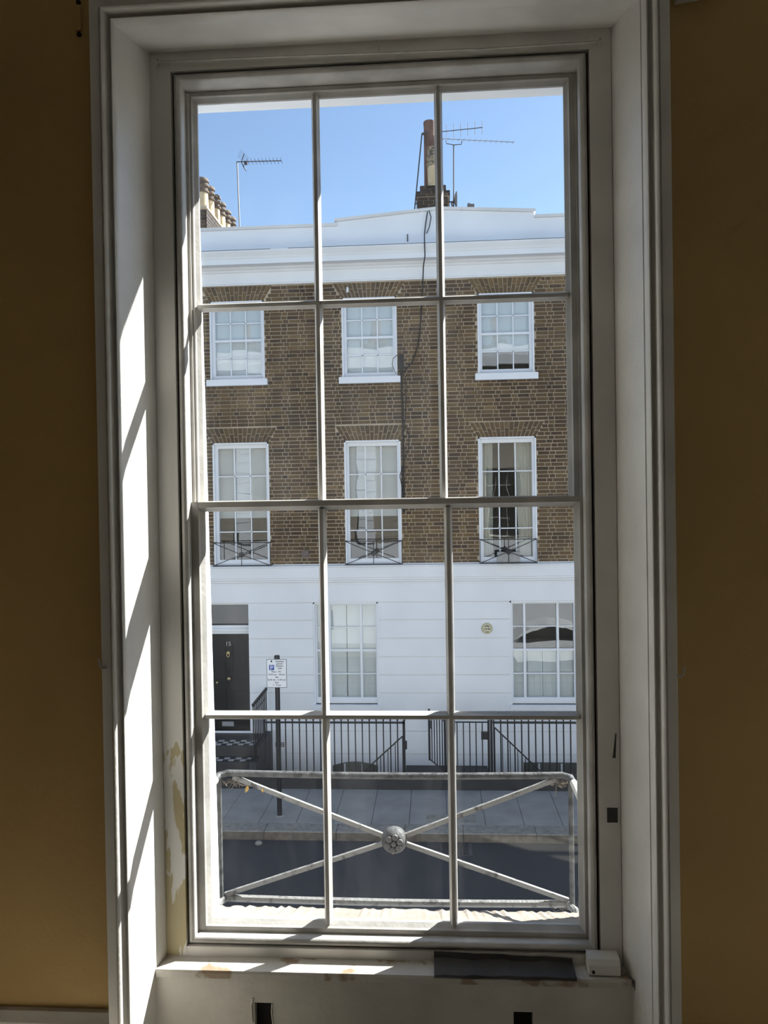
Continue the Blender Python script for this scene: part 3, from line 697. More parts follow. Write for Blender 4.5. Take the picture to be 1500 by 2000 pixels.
# --- windows of the house
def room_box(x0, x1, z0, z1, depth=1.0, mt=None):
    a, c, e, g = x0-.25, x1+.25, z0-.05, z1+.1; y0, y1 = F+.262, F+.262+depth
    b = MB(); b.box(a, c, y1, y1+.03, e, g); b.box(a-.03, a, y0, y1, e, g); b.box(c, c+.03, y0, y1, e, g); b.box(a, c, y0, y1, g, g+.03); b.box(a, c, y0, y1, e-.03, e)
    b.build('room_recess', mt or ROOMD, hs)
def house_window(op, name, head, glass, cols, rows, meet, sill=None, yin=.085):
    """op opening; glass (x0,x1,z0,z1); cols/rows bar positions; meet = meeting rail z"""
    x0, x1, z0, z1 = op; gx0, gx1, gz0, gz1 = glass
    b = MB()                                         # painted reveal + box frame
    b.box(x0, x0+.030, F-.006, F+yin, z0, z1); b.box(x1-.030, x1, F-.006, F+yin, z0, z1); b.box(x0, x1, F-.006, F+yin, z1-.028, z1)
    b.box(x0, gx0, F+yin, F+yin+.08, z0, z1); b.box(gx1, x1, F+yin, F+yin+.08, z0, z1)
    b.box(gx0, gx1, F+yin, F+yin+.08, gz1, z1); b.box(gx0, gx1, F+yin, F+yin+.08, z0, gz0)
    root = b.build(name, WPAINT, hs)
    yb0, yb1 = F+yin+.022, F+yin+.058
    xs = [gx0]+list(cols)+[gx1]
    box('meeting_rail', WPAINT, gx0, gx1, yb0-.012, yb1, meet-.022, meet+.022, root)
    for xb in cols: box('glazing_bar', WPAINT, xb-.011, xb+.011, yb0, yb1, gz0, gz1, root)
    for zb in rows: box('glazing_bar', WPAINT, gx0, gx1, yb0, yb1, zb-.010, zb+.010, root)
    zs = sorted([gz0, gz1, meet]+list(rows))
    for i in range(len(xs)-1):
        for j in range(len(zs)-1):
            t = random.uniform(-.0008,.0008); t2 = random.uniform(-.0008,.0008); yc = F+yin+.045
            MB().hexa([(xs[i],yc+t,zs[j]),(xs[i+1],yc+t2,zs[j]),(xs[i+1],yc+t2+.003,zs[j]),(xs[i],yc+t+.003,zs[j]),(xs[i],yc-t2,zs[j+1]),(xs[i+1],yc-t,zs[j+1]),(xs[i+1],yc-t+.003,zs[j+1]),(xs[i],yc-t2+.003,zs[j+1])]).build('pane', PGLASS, root)
    if sill: box('sill', WPAINT, sill[0], sill[1], F-.09, F+yin, sill[2], sill[3], root)
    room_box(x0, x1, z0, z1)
    return root
POS = ('left','middle','right')
for i, o in enumerate(WOP):
    x0, x1, z0, z1 = o; g = (x0+.085, x1-.085, z0+.10, z1-.07)
    c = [g[0]+(g[1]-g[0])/3, g[0]+(g[1]-g[0])*2/3]; me = (g[2]+g[3])/2-.0
    house_window(o, 'sash_window', z1, g, c, [(g[3]+me)/2, (g[2]+me)/2], me, (x0-.06, x1+.06, z0-.125, z0))
    bl = MB()
    bot = (g[2]+.02, g[2]+.02, g[2]+.35)[i]
    bl.box(x0+.05, x1-.05, F+.195, F+.200, bot, z1-.03); bl.lathe([(.010,x0+.05),(.010,x1-.05)], (0,F+.1975,bot), 'x', 8)
    tag(bl.build('roller_blind', BLIND), 'white roller blind drawn behind the %s top-floor window opposite' % POS[i], 'blind')
vbars = []
for i, o in enumerate(VOP):
    x0, x1, z0, z1 = o; g = (x0+.085, x1-.075, z0+.115, z1-.105)
    c = [g[0]+(g[1]-g[0])*.335, g[0]+(g[1]-g[0])*.667]; h = (g[3]-g[2])/4
    house_window(o, 'french_window', z1, g, c, [g[2]+h, g[2]+3*h], g[2]+2*h)
    if i < 2:
        bl = MB().box(x0+.05, x1-.05, F+.215, F+.220, -.21, z1-.05).box(x0+.05, x1-.05, F+.213, F+.222, -.24, -.205)
        tag(bl.build('roller_blind', BLINDG), 'grey roller blind half lowered in the %s first-floor window opposite' % POS[i], 'blind')
# curtains in the right-hand french window
def curtain(x0, x1, x0b, x1b, z0, z1, y, lab, folds):
    n = 48; vs = []
    for k in range(9):
        t = k/8; z = z1+(z0-z1)*t
        for i in range(n+1):
            s = i/n; xa = x0+(x1-x0)*s; xb = x0b+(x1b-x0b)*s
            vs.append((xa+(xb-xa)*t**1.5, y+.022*math.sin(s*folds*2*math.pi+.3*math.sin(t*3)), z))
    m_ = len(vs); vs += [(p[0], p[1]+.003, p[2]) for p in vs]; fs = []
    for k in range(8):
        for i in range(n):
            a = k*(n+1)+i; q = (a,a+1,a+n+2,a+n+1); fs += [q, tuple(m_+j for j in reversed(q))]
    tag(MB().add(vs, fs).build('curtain', CURT, smooth=True), lab, 'curtain', 'curtains in the right french window')
o = VOP[2]
curtain(o[0]+.03, o[0]+.30, o[0]+.03, o[0]+.28, -1.05, 1.2, F+.30, 'narrow pale curtain at the left side of the right first-floor window opposite', 4)
curtain(o[1]-.40, o[1]-.03, o[1]-.30, o[1]-.03, -1.05, 1.2, F+.30, 'wide pale curtain at the right side of the right first-floor window opposite', 6)
# ground-floor tripartite windows
for i, o in enumerate(GOP):
    x0, x1, z0, z1 = o; g = (x0+.065, x1-.055, z0+.12, z1-.06); me = -2.88
    root_c = [x0+.315, x1-.345] if i == 0 else [x0+.285, x1-.36]
    w_ = house_window(o, 'tripartite_window', z1, g, root_c, [(g[3]+me)/2+.005, (g[2]+me)/2], me, (x0-.02, x1+.02, z0-.10, z0), yin=.06)
    for xb in root_c: box('mullion', WPAINT, xb-.022, xb+.022, F+.055, F+.12, g[2], g[3], w_)
    if i == 0:
        for a, c in ((x0+.05,(x0+x1)/2-.008),((x0+x1)/2+.008,x1-.05)):
            tag(box('folding_shutter', SHUT, a, c, F+.18, F+.20, z0+.03, z1-.03), 'pale closed shutter leaf, %s half of the middle ground-floor window' % ('left' if a < -2 else 'right'), 'shutter')
    else:
        ws_ = (x1-x0-.1)/4
        for q in range(4):
            a = x0+.05+q*ws_; sh = empty('louvre_shutter', (a+ws_/2, F+.19, z0+.05))
            zt = me-.02
            f_ = MB(); f_.box(a+.004,a+.045,F+.18,F+.205,z0+.04,zt); f_.box(a+ws_-.045,a+ws_-.004,F+.18,F+.205,z0+.04,zt)
            for za, zb in ((z0+.04,z0+.10),(zt-.05,zt),((z0+zt)/2-.03,(z0+zt)/2+.02)): f_.box(a+.045,a+ws_-.045,F+.18,F+.205,za,zb)
            f_.build('frame', SHUT, sh)
            for lo, hi in ((z0+.105,(z0+zt)/2-.035),((z0+zt)/2+.025,zt-.055)):
                ns = 7
                for s in range(ns):
                    zc = lo+(hi-lo)*(s+.5)/ns; hh = (hi-lo)/ns*.55
                    MB().hexa([(a+.045,F+.182,zc-hh),(a+ws_-.045,F+.182,zc-hh),(a+ws_-.045,F+.188,zc-hh),(a+.045,F+.188,zc-hh),(a+.045,F+.198,zc+hh),(a+ws_-.045,F+.198,zc+hh),(a+ws_-.045,F+.204,zc+hh),(a+.045,F+.204,zc+hh)]).build('slat', SHUT, sh)
            tag(sh, '%s white louvred shutter leaf in the lower half of the right ground-floor window' % ('first','second','third','fourth')[q], 'shutter', 'louvred shutters')
BASEG = mat('grimy basement glass', (.11,.115,.105), .4, .15, 4)
# basement windows low behind the railings
for (pa, pb, lab) in ((650,738,0),(1022,1135,1)):
    xa, zt = at(pa,1487,F); xb, _ = at(pb,1487,F)
    n = 10; top = [(xa+(xb-xa)*i/n, zt-.07+.08*math.sin(math.pi*i/n) if lab == 0 else zt-.01) for i in range(n+1)]
    bw = MB().prism([(xa,-6.2)]+top+[(xb,-6.2)], 'y', F-.03, F-.0225).build('basement_window', BASEG, hs)
    for q in (.27, .66): box('glazing_bar', WPAINT, xa+(xb-xa)*q-.015, xa+(xb-xa)*q+.015, F-.040, F-.030, -6.2, zt-.03, bw)

# door, fanlight, steps
x0, x1, z0, z1 = DOP
Yd = F+.20
b = MB(); b.box(x0-.02,x0+.0,F,Yd+.06,z0,z1); b.box(x1,x1+.02,F,Yd+.06,z0,z1)
b.box(x0,x1,Yd-.06,Yd+.06,-2.555,-2.50); b.box(x0,x1,Yd-.09,Yd+.06,-2.50,-2.44); b.box(x0,x1,Yd-.05,Yd+.06,-2.44,-2.385)
b.build('door_frame', WPAINT, hs)
MB().box(x0, x1, Yd, Yd+.004, -2.385, z1).build('fanlight', glass_mat('dark fanlight glass', .07, tint=(.3,.3,.3), wavy=.06), hs)
box('fanlight_rail', DOORM, x0, x1, Yd-.01, Yd+.03, -2.385, -2.36, hs)
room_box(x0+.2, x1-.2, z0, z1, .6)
dr = box('door', DOORM, x0+.002, x1-.002, Yd, Yd+.05, z0, -2.556, hs)
xm = at(446,1257,Yd)[0]
for a, c in ((x0+.13, xm-.06), (xm+.06, x1-.13)):
    for e, g in ((-4.25,-3.70),(-3.52,-2.72)):
        b = MB(); b.box(a,c,Yd-.012,Yd,e,e+.03); b.box(a,c,Yd-.012,Yd,g-.03,g); b.box(a,a+.03,Yd-.012,Yd,e+.03,g-.03); b.box(c-.03,c,Yd-.012,Yd,e+.03,g-.03)
        b.build('door_moulding', DOORM, dr)
text_mesh('15', .12, xm, at(446,1261,Yd)[1], Yd-.012).build('door_number', METALW, dr)
z = at(446,1275,Yd)[1]; MB().lathe([(.010,-.04),(.035,-.03),(.038,-.01),(.020,0)], (xm,Yd,z), 'y', 14).tube([(xm-.03,Yd-.03,z-.01),(xm-.025,Yd-.035,z-.06),(xm,Yd-.035,z-.08),(xm+.025,Yd-.035,z-.06),(xm+.03,Yd-.03,z-.01)], .008, 6).build('knocker', BRASS, dr)
z = at(447,1325,Yd)[1]; MB().lathe([(.012,-.06),(.034,-.05),(.036,-.03),(.016,-.015),(.016,0)], (xm+.01,Yd,z), 'y', 14).build('door_knob', BRASS, dr)
xk, z = at(424,1333,Yd); MB().lathe([(.02,-.008),(.02,0)], (xk,Yd,z), 'y', 12).build('lock', BRASS, dr)
xa, za = at(434,1409,Yd); xb, zb = at(457,1418,Yd); MB().box(xa, xb, Yd-.012, Yd, zb, za).build('letter_box', ALU, dr)
# steps
SX0, SX1 = -5.0, -3.42
box('threshold', PLINTH, DOP[0], DOP[1], F-.03, F+.25, -4.62, -4.50, hs)
st = empty('door_steps', ((SX0+SX1)/2, 14.2, GZ))
tag(st, 'dark tiled front steps with white checks leading up to the black door', 'steps')
for (y0, y1, zt) in ((14.17,F-.03,-4.50),(13.86,14.20,-4.70),(13.55,13.90,-4.88)):
    MB().box(SX0, SX1, y0, y1, zt-.25, zt).build('step', TILEB, st)
tw = .108
for (ya, zt, nr, off) in ((14.20,-4.50,3,0),(13.90,-4.70,2,1)):
    for r in range(nr):
        for q in range(14):
            if (q+r+off) % 2 == 0:
                x = SX1-.02-(q+1)*tw
                box('tile', TILEW, x+.003, x+tw-.003, ya+r*tw+.003, ya+(r+1)*tw-.003, zt-.004, zt+.003, st)
MB().prism([(13.60,-4.88),(13.60,-5.4),(14.1,-5.7),(F-.02,-6.2),(F-.02,-4.46),(13.98,-4.46),(13.95,-4.62),(13.72,-4.66)], 'x', SX1+.001, SX1+.13).build('flank_wall', PLINTH, st)

# ------------------------------------------------------------------ iron railings
def spear(b, x, y, z0, zt, r=.011, head=True):
    b.tube([(x,y,z0),(x,y,zt-.12)], r, 6)
    if head: b.lathe([(r,zt-.12),(r*1.9,zt-.105),(r*1.0,zt-.09),(r*2.0,zt-.05),(r*.3,zt)], (x,y,0), 'z', 6)
    return b
pl = MB().box(-3.285, 15, RL-.11, RL+.12, GZ-.02, -4.835).build('area_plinth', PLINTH); struct(pl)
# left panel
ra = empty('area_railing', (-1.85, RL, -4.835))
for i in range(21):
    x = -3.10+i*(2.515/20); b = MB(); spear(b, x, RL, -4.835, -3.735); b.build('railing_bar', IRON, ra)
box('top_bar', IRON, -3.12, -.575, RL-.02, RL+.02, -3.905, -3.878, ra)
MB().box(-.62,-.578,RL-.02,RL+.022,-4.835,-3.86).build('end_post', IRON, ra)
MB().box(-.585,-.545,RL-.03,RL+.03,-4.36,-4.22).build('latch_keep', IRON, ra)
tag(ra, 'black spear-topped area railing between the door steps and the open gate', 'railing', 'street railings')
# right panel
rb = empty('area_railing', (2.6, RL, -4.835))
for i in range(30):
    x = .99+i*.1215; b = MB(); spear(b, x, RL, -4.835, -3.675, .0125); b.build('railing_bar', IRON, rb)
box('top_bar', IRON, .972, 4.65, RL-.02, RL+.02, -3.900, -3.868, rb)
tag(rb, 'black spear-topped area railing in front of the right ground-floor window', 'railing', 'street railings')
def gate(name, hx, hy, fx, fy, n, lab, lockside):
    g = empty(name, ((hx+fx)/2, (hy+fy)/2, -4.80)); d = Vector((fx-hx, fy-hy, 0)); 
    P = lambda t, z: (hx+d.x*t, hy+d.y*t, z)
    for t in (0.0, 1.0): MB().tube([P(t,-4.80),P(t,-3.84)], .020, 6).build('stile', IRON, g)
    for z in (-3.88, -4.78): MB().tube([P(0,z),P(1,z)], .013, 6).build('rail', IRON, g)
    for i in range(1, n): MB().tube([P(i/n,-4.78),P(i/n,-3.88)], .010, 6).build('gate_bar', IRON, g)
    t = .97; p = P(t,-4.15); dn = d.normalized()
    MB().hexa([(p[0]-dn.x*.11-.0,p[1]-dn.y*.11-.03,-4.18),(p[0],p[1]-.03,-4.18),(p[0],p[1]+.03,-4.18),(p[0]-dn.x*.11,p[1]-dn.y*.11+.03,-4.18),(p[0]-dn.x*.11,p[1]-dn.y*.11-.03,-4.05),(p[0],p[1]-.03,-4.05),(p[0],p[1]+.03,-4.05),(p[0]-dn.x*.11,p[1]-dn.y*.11+.03,-4.05)]).build('lock_box', IRON, g)
    tag(g, lab, 'gate', 'area gates')
gate('area_gate', .13, RL+.03, -.155, 14.32, 6, 'black iron area gate standing open towards the house', 1)
gate('area_gate', .235, RL, .898, RL, 6, 'black iron area gate standing closed, with a lock box', 1)
gp = MB().box(.155,.205,RL-.025,RL+.025,-4.835,-3.80).lathe([(.03,-3.80),(.036,-3.77),(.015,-3.73)], (.18,RL,0), 'z', 10).build('gate_post', IRON)
tag(gp, 'black iron gate post between the open gate and the closed gate', 'post')
gp = MB().box(.925,.968,RL-.025,RL+.025,-4.835,-3.84).lathe([(.022,-3.84),(.028,-3.81),(.008,-3.74)], (.946,RL,0), 'z', 10).build('gate_post', IRON)
tag(gp, 'black iron gate post at the latch side of the closed gate', 'post')
# landing behind the gates and the two stair handrails
tag(box('area_landing', PLINTH, -.62, .95, RL+.12, F-.03, -5.35, -5.12), 'dark stone landing behind the area gates', 'landing')
def handrail(pa, pb, Y, n, lab):
    (xa, za), (xb, zb) = at(*pa, Y), at(*pb, Y); h = empty('stair_handrail', ((xa+xb)/2, Y, zb-.9))
    xe, ze = xb+(xb-xa)*.6, zb+(zb-za)*.6
    MB().tube([(xa,Y,za),(xe,Y,ze)], .013, 7).build('rail', IRON, h)
    for i in range(n+1):
        t = i/n; x, z = xa+(xe-xa)*t, za+(ze-za)*t
        MB().tube([(x,Y,z),(x,Y,max(z-.95,-6.6))], .008, 5).build('baluster', IRON, h)
    tag(h, lab, 'handrail', 'stair handrails')
handrail((786,1438),(706,1511),14.1, 9, 'black handrail sloping down to the left behind the left railing')
handrail((966,1421),(1060,1511),14.1, 10, 'black handrail sloping down to the right behind the right railing')
# railing beside the door steps
sr = empty('step_railing', (SX1+.07, 14.4, -4.46))
for i in range(9):
    y = 13.80+i*.135; xx = SX1+.065; b = MB(); zt = -3.60+.03*(i/8)
    b.tube([(xx,y,-4.64 if y < 13.97 else -4.455),(xx,y,zt-.06)], .012, 6); b.lathe([(.012,zt-.07),(.026,zt-.05),(.028,zt-.02),(.010,zt)], (xx,y,0), 'z', 8); b.build('railing_bar', IRON, sr)
box('top_bar', IRON, SX1+.055, SX1+.075, 13.79, 14.90, -3.79, -3.775, sr)
tag(sr, 'black railing with ball tops running beside the front door steps', 'railing')

# ------------------------------------------------------------------ window guards opposite
def guard(px0, px1, zt, zb, Y, ringpx, lab):
    x0, _ = at(px0,1080,Y); x1, _ = at(px1,1080,Y); cx = (x0+x1)/2; cz = (zt+zb)/2-.01
    g = empty('balconette_railing', (cx, Y, zb)); r = .0075
    for z, rr in ((zt, .009), (zb, .012)): MB().tube([(x0,F-.02,z),(x0,Y,z),(x1,Y,z),(x1,F-.02,z)], rr, 6).build('rail', IRON, g)
    for x in (x0, x1): MB().tube([(x,Y,zb),(x,Y,zt)], r, 6).build('upright', IRON, g)
    MB().tube([(cx,Y,zb),(cx,Y,zt)], r, 6).build('upright', IRON, g)
    for xa, za in ((x0,zt),(x1,zt),(x0,zb),(x1,zb)): MB().tube([(xa,Y,za),(cx,Y,cz)], r, 6).build('diagonal_bar', IRON, g)
    MB().tube([(cx+.042*math.cos(t*math.pi/8), Y, cz+.042*math.sin(t*math.pi/8)) for t in range(17)], .011, 6).lathe([(.018,-.014),(.02,0),(.018,.014)], (cx,Y,cz), 'y', 10).build('ring', IRON, g)
    tag(g, lab, 'window guard', 'iron window guards across the street')
Yg = 14.72
zt, zb = at(470,1060,Yg)[1], at(470,1105,Yg)[1]
guard(416, 527.5, zt, zb, Yg, 0, 'black crossed iron guard on the left first-floor window opposite')
guard(674.5, 785, zt, zb, Yg, 0, 'black crossed iron guard on the middle first-floor window opposite')
guard(938, 1049, zt, zb, Yg, 0, 'black crossed iron guard on the right first-floor window opposite')
(xa, za), (xb, zb2) = at(971,1078,14.82), at(1016,1100,14.82)
pt = empty('planter_box', ((xa+xb)/2, 14.82, zb2))
b = MB(); b.box(xa,xb,14.76,14.775,zb2,za); b.box(xa,xb,14.875,14.89,zb2,za); b.box(xa,xa+.015,14.775,14.875,zb2,za); b.box(xb-.015,xb,14.775,14.875,zb2,za); b.box(xa,xb,14.775,14.875,zb2,zb2+.02)
b.build('trough', GREYB, pt); box('soil', PLINTH, xa+.015, xb-.015, 14.775, 14.875, za-.05, za-.015, pt)
b = MB()
for i in range(26):
    x = random.uniform(xa+.05, xb-.08); b.tube([(x,14.82,za-.02),(x+random.gauss(0,.03),14.82+random.gauss(0,.03),za+random.uniform(.01,.05))], .006, 4, .002)
b.build('plant', mat('dark withered plant', (.02,.022,.015), .9, .4, 30), pt)
tag(pt, 'grey planter trough on the ledge of the right first-floor window opposite', 'planter')

# ------------------------------------------------------------------ fixtures on the front
x, z = at(951,1227,F-.03)
al = empty('alarm_box', (x, F-.03, z-.1))
MB().lathe([(.108,.008),(.110,-.010),(.104,-.028),(.080,-.036),(.0,-.037)], (x,F-.03,z), 'y', 28).build('case', CREAM, al, smooth=True)
for i in range(17):
    a = math.pi*(-.18+1.36*i/16); r0, r1 = .074, .100
    MB().tube([(x+r0*math.cos(a),F-.066,z+r0*math.sin(a)),(x+r1*math.cos(a),F-.060,z+r1*math.sin(a))], .0035, 4).build('ray', INK, al)
for i, (dx, wd) in enumerate(((-.052,.016),(-.012,.026),(.036,.042))): box('print', DMET, x+dx-wd/2, x+dx+wd/2, F-.0685, F-.0665, z-.018, z+.004, al)
for i, a in enumerate((130, 108, 88, 68, 50)):
    a = R_(a); box('print', INK, x+.052*math.cos(a)-.008, x+.052*math.cos(a)+.008, F-.0690, F-.0665, z+.052*math.sin(a)-.011, z+.052*math.sin(a)+.009, al)
text_mesh('EAR', .042, x, z-.082, F-.0675).build('print', INK, al)
tag(al, 'round cream alarm box with dark rays on the white wall', 'alarm')
x, z = at(597,1081,F); 
vb = MB().box(x-.07,x+.07,F-.07,F,z-.055,z+.06).prism([(F-.07,z-.055),(F-.085,z-.065),(F-.085,z-.045),(F-.07,z-.03)], 'x', x-.07, x+.07).build('wall_vent', mat('brown plastic', (.12,.085,.08), .5, .1))
tag(vb, 'small brown vent cowl on the brick wall between two window guards', 'vent')
x, z = at(679,567,F); tag(MB().lathe([(.018,-.05),(.026,-.03),(.026,0),(.02,.05)], (x,F-.03,z), 'z', 10).build('insulator', SIGNW), 'small white insulator on the brick above the middle top-floor window', 'insulator')
# air grille low on the white wall
xa, za = at(537,1449,F-.023); xb, zb = at(556,1459,F-.023)
gr = empty('air_grille', ((xa+xb)/2, F-.023, zb))
for q in range(4):
    for s in range(3):
        xx = xa+(xb-xa)*(q+.1)/4; zz = zb+(za-zb)*(s+.1)/3; box('grille_slot', DMET, xx, xx+(xb-xa)*.2, F-.030, F-.0225, zz, zz+(za-zb)*.2, gr)
tag(gr, 'small slotted air grille on the white wall behind the railing', 'grille')
# cables
CABLE = mat('black cable', (.015,.015,.016), .6, .2)
def cable(pts, Y, r, lab, name='cable'):
    P = []
    for t in pts:
        yy = t[2] if len(t) > 2 else Y
        x, z = at(t[0], t[1], yy); P.append((x, yy, z))
    tag(MB().tube(P, r, 6).build(name, CABLE, smooth=True), lab, 'cable')
cable([(835,413,14.93),(831,440,14.95),(829,458,14.92),(829,468,14.56),(830,500,14.55),(827,520,14.70),(826,545,14.93),(824,575),(823,600),(821,640),(816,675),(806,705),(793,722),(787,730)], F-.03, .011, 'black cable hanging from the parapet down to the wall bracket')
cable([(838,411,14.93),(842,425,14.93),(838,445,14.93),(833,456,14.93)], F-.07, .009, 'short looped cable end hanging from the parapet coping')
cable([(776,693),(768,700),(766,712),(771,726),(780,733),(784,722)], F-.05, .006, 'coiled cable beside the middle top-floor window')
cable([(792,735),(793,770),(791,830),(799,850),(797,880),(788,905),(781,930),(786,955),(783,990)], F-.03, .008, 'black cable wandering down beside the middle first-floor window')
xa, za = at(783,692,F); xb, zb = at(789,1000,F)
cd = MB().tube([(xa,F-.02,za),(xa+.02,F-.02,(za+zb)/2),(xb,F-.02,zb)], .018, 6).box(xa-.05,xa+.05,F-.035,F-.01,za-.30,za).build('conduit', mat('dark pipe', (.028,.024,.022), .8, .3, 8))
tag(cd, 'dark vertical conduit on the brick wall right of the middle windows', 'conduit')

# ------------------------------------------------------------------ parking sign
Yp = 12.3
(x0, z1), (x1, z0) = at(520.5,1287.5,Yp-.05), at(560.5,1343,Yp-.05)
px_, _ = at(541.5,1320,Yp)
pb_ = empty('parking_sign', (px_, Yp, GZ))
MB().lathe([(.040,GZ-.05),(.040,-2.47)], (px_,Yp,0), 'z', 16).build('post', IRON, pb_, smooth=True)
MB().lathe([(.046,-2.50),(.046,-2.44),(.040,-2.43)], (px_,Yp,0), 'z', 16).build('post_cap', IRON, pb_)
MB().lathe([(.07,GZ-.03),(.07,GZ+.01),(.04,GZ+.02)], (px_,Yp,0), 'z', 16).build('collar', SLAB, pb_)
pn = MB().box(x0, x1, Yp-.052, Yp-.040, z0, z1).build('sign_plate', SIGNW, pb_)
b = MB(); e = .006; yf = Yp-.0535
b.box(x0,x1,yf,Yp-.050,z1-e,z1); b.box(x0,x1,yf,Yp-.050,z0,z0+e); b.box(x0,x0+e,yf,Yp-.050,z0,z1); b.box(x1-e,x1,yf,Yp-.050,z0,z1)
b.build('sign_border', INK, pn)
W_, H_ = x1-x0, z1-z0
sx = lambda u: x0+W_*u
sz = lambda v: z1-H_*v
box('parking_symbol', SIGNB, sx(.125), sx(.375), yf, Yp-.050, sz(.385), sz(.20), pn)
text_mesh('P', .10, sx(.25), sz(.372), yf-.0006).build('lettering', SIGNW, pn)
box('zone_mark', INK, sx(.205), sx(.285), yf, Yp-.050, sz(.105), sz(.045), pn)
for t, u, v, s in (('Resident',.66,.105,.040),('permit',.66,.185,.040),('holders',.66,.265,.040),('only',.66,.345,.040),('Mon - Fri',.48,.470,.042),('8.30 am - 10 pm',.50,.565,.040),('Sat',.50,.655,.042),('8.30 am - 6.30 pm',.50,.750,.040),('Sun',.50,.845,.042),('1 - 5 pm',.50,.935,.040)):
    text_mesh(t, s, sx(u), sz(v), yf).build('lettering', INK, pn)
tag(pb_, 'white resident parking sign with blue P on a dark post on the pavement', 'sign')

# ------------------------------------------------------------------ chimneys and aerials
def pot(b_, cx, cy, z0, z1, r, parent, rings=True, mt=POT):
    h = z1-z0
    p = MB().lathe([(r*.98,z0),(r*.92,z0+h*.45),(r*.88,z0+h*.52)], (cx,cy,0), 'z', 18).build('chimney_pot', mt, parent, smooth=True)
    MB().lathe([(r*.88,z0+h*.52),(r*1.08,z0+h*.55),(r*1.08,z0+h*.60),(r*.90,z0+h*.62),(r*.90,z0+h*.70),(r*1.12,z0+h*.73),(r*1.12,z0+h*.78),(r*.92,z0+h*.80),(r*.92,z0+h*.86),(r*1.10,z0+h*.89),(r*1.10,z0+h*.95),(r*.95,z1),(r*.7,z1)], (cx,cy,0), 'z', 18).build('pot_rim', POTD if mt is POT else mt, p, smooth=True)
SXc = -4.93
sk = empty('chimney_stack', (SXc, 17.6, 5.1))
bks = MB(); 
b = MB().box(SXc-.62, SXc+.135, 16.30, 19.05, 5.1, 6.42).build('stack_core', MORTAR, sk)
rowh = .078
for j in range(16):
    z = 5.15+j*rowh
    if z+.068 > 6.44: break
    x = SXc+.14 - (.0 if j % 2 else .112)
    xx = SXc+.145
    first = True
    while xx > SXc-.62:
        l = .103 if (j % 2 and first) else .215; first = False
        box('brick', SOOTB, max(xx-l, SXc-.63), xx, 16.285, 16.31, z, z+.066, b); xx -= l+.011
    y = 16.285
    first = True
    while y < 19.0:
        l = .215 if (j % 2 and first) else (.103 if first else .215); first = False
        box('brick', SOOTB, SXc+.13, SXc+.147, y, min(y+l, 19.05), z, z+.066, b); y += l+.011
MB().box(SXc-.66, SXc+.16, 16.27, 19.07, 6.42, 6.47).build('flaunching', MORTAR, sk)
for i in range(6): pot(None, SXc, 16.5+i*.46, 6.47, 7.13+.01*(i % 2), .135, sk)
tag(sk, 'long brick chimney stack with a row of six buff pots, far left roof', 'chimney')

Yc = 17.0
POTM = mat('stained pot rim', (.30,.25,.18), .85, col2=(.10,.08,.065), scale=18, thr=(.4,.55))
ck = empty('chimney_stack', (at(845,400,Yc)[0], Yc, 5.1))
xl = [at(p, 400, Yc)[0] for p in (815, 819, 823, 875, 879, 871)]
zt = [at(845, q, Yc)[1] for q in (362, 374, 385, 412)]
cc = at(846,390,Yc)[0]
b = MB().box(xl[0]+.03, xl[4]-.06, Yc, Yc+.8, 5.1, zt[2]).box(xl[0]-.01, xl[4]-.01, Yc-.04, Yc+.84, zt[2], zt[1]-.0).box(xl[1]+.03, xl[3]-.05, Yc, Yc+.8, zt[1], zt[0]).build('stack_core', MORTAR, ck)
for (a, c, zlo, zhi, yf_) in ((xl[0]+.03, xl[4]-.06, 5.3, zt[2], Yc), (xl[0]-.01, xl[4]-.01, zt[2], zt[1], Yc-.04), (xl[1]+.03, xl[3]-.05, zt[1], zt[0], Yc)):
    nr = max(1, round((zhi-zlo)/.075)); hh = (zhi-zlo)/nr
    for j in range(nr):
        x = a-.004; fl = j % 2
        while x < c-.03:
            l = .103 if fl else .215; fl = 0 if fl else 0
            x2 = min(x+l, c+.004); box('brick', SOOTB, x, x2, yf_-.012, yf_+.02, zlo+j*hh+.004, zlo+(j+1)*hh-.005, b); x = x2+.011
        for sx_, xe in ((-1, a), (1, c)):
            y = yf_
            while y < yf_+.75: box('brick', SOOTB, xe-.01, xe+.012, y+.02, y+.21, zlo+j*hh+.004, zlo+(j+1)*hh-.005, b) if sx_ > 0 else box('brick', SOOTB, xe-.012, xe+.01, y+.02, y+.21, zlo+j*hh+.004, zlo+(j+1)*hh-.005, b); y += .225
x1p, ztop = at(838.5,238,Yc+.5); r1 = .128
MB().lathe([(r1*1.08,zt[0]),(r1*1.05,zt[0]+.5),(r1*1.0,ztop-.12),(r1*1.06,ztop-.06),(r1*1.04,ztop-.01),(r1*.8,ztop)], (x1p,Yc+.5,0), 'z', 20).build('chimney_pot', POTR, ck, smooth=True)
x2p, z2 = at(845,290,Yc+.15); r2 = .125
p = MB().lathe([(r2*1.1,zt[0]),(r2*1.12,zt[0]+.04),(r2*.92,zt[0]+.07),(r2,zt[0]+.40),(r2*.95,zt[0]+.46)], (x2p,Yc+.15,0), 'z', 20).build('chimney_pot', POT, ck, smooth=True)
h0 = zt[0]+.46
MB().lathe([(r2*.95,h0),(r2*1.15,h0+.03),(r2*1.15,h0+.07),(r2*.95,h0+.09),(r2*.95,h0+.14),(r2*1.12,h0+.17),(r2*1.12,h0+.21),(r2*.95,h0+.23),(r2*.98,z2-.03),(r2*1.05,z2),(r2*.8,z2)], (x2p,Yc+.15,0), 'z', 20).build('pot_rim', POTM, p, smooth=True)
tag(ck, 'sooty brick chimney with one tall dark pot and one buff pot, centre of the roof', 'chimney')
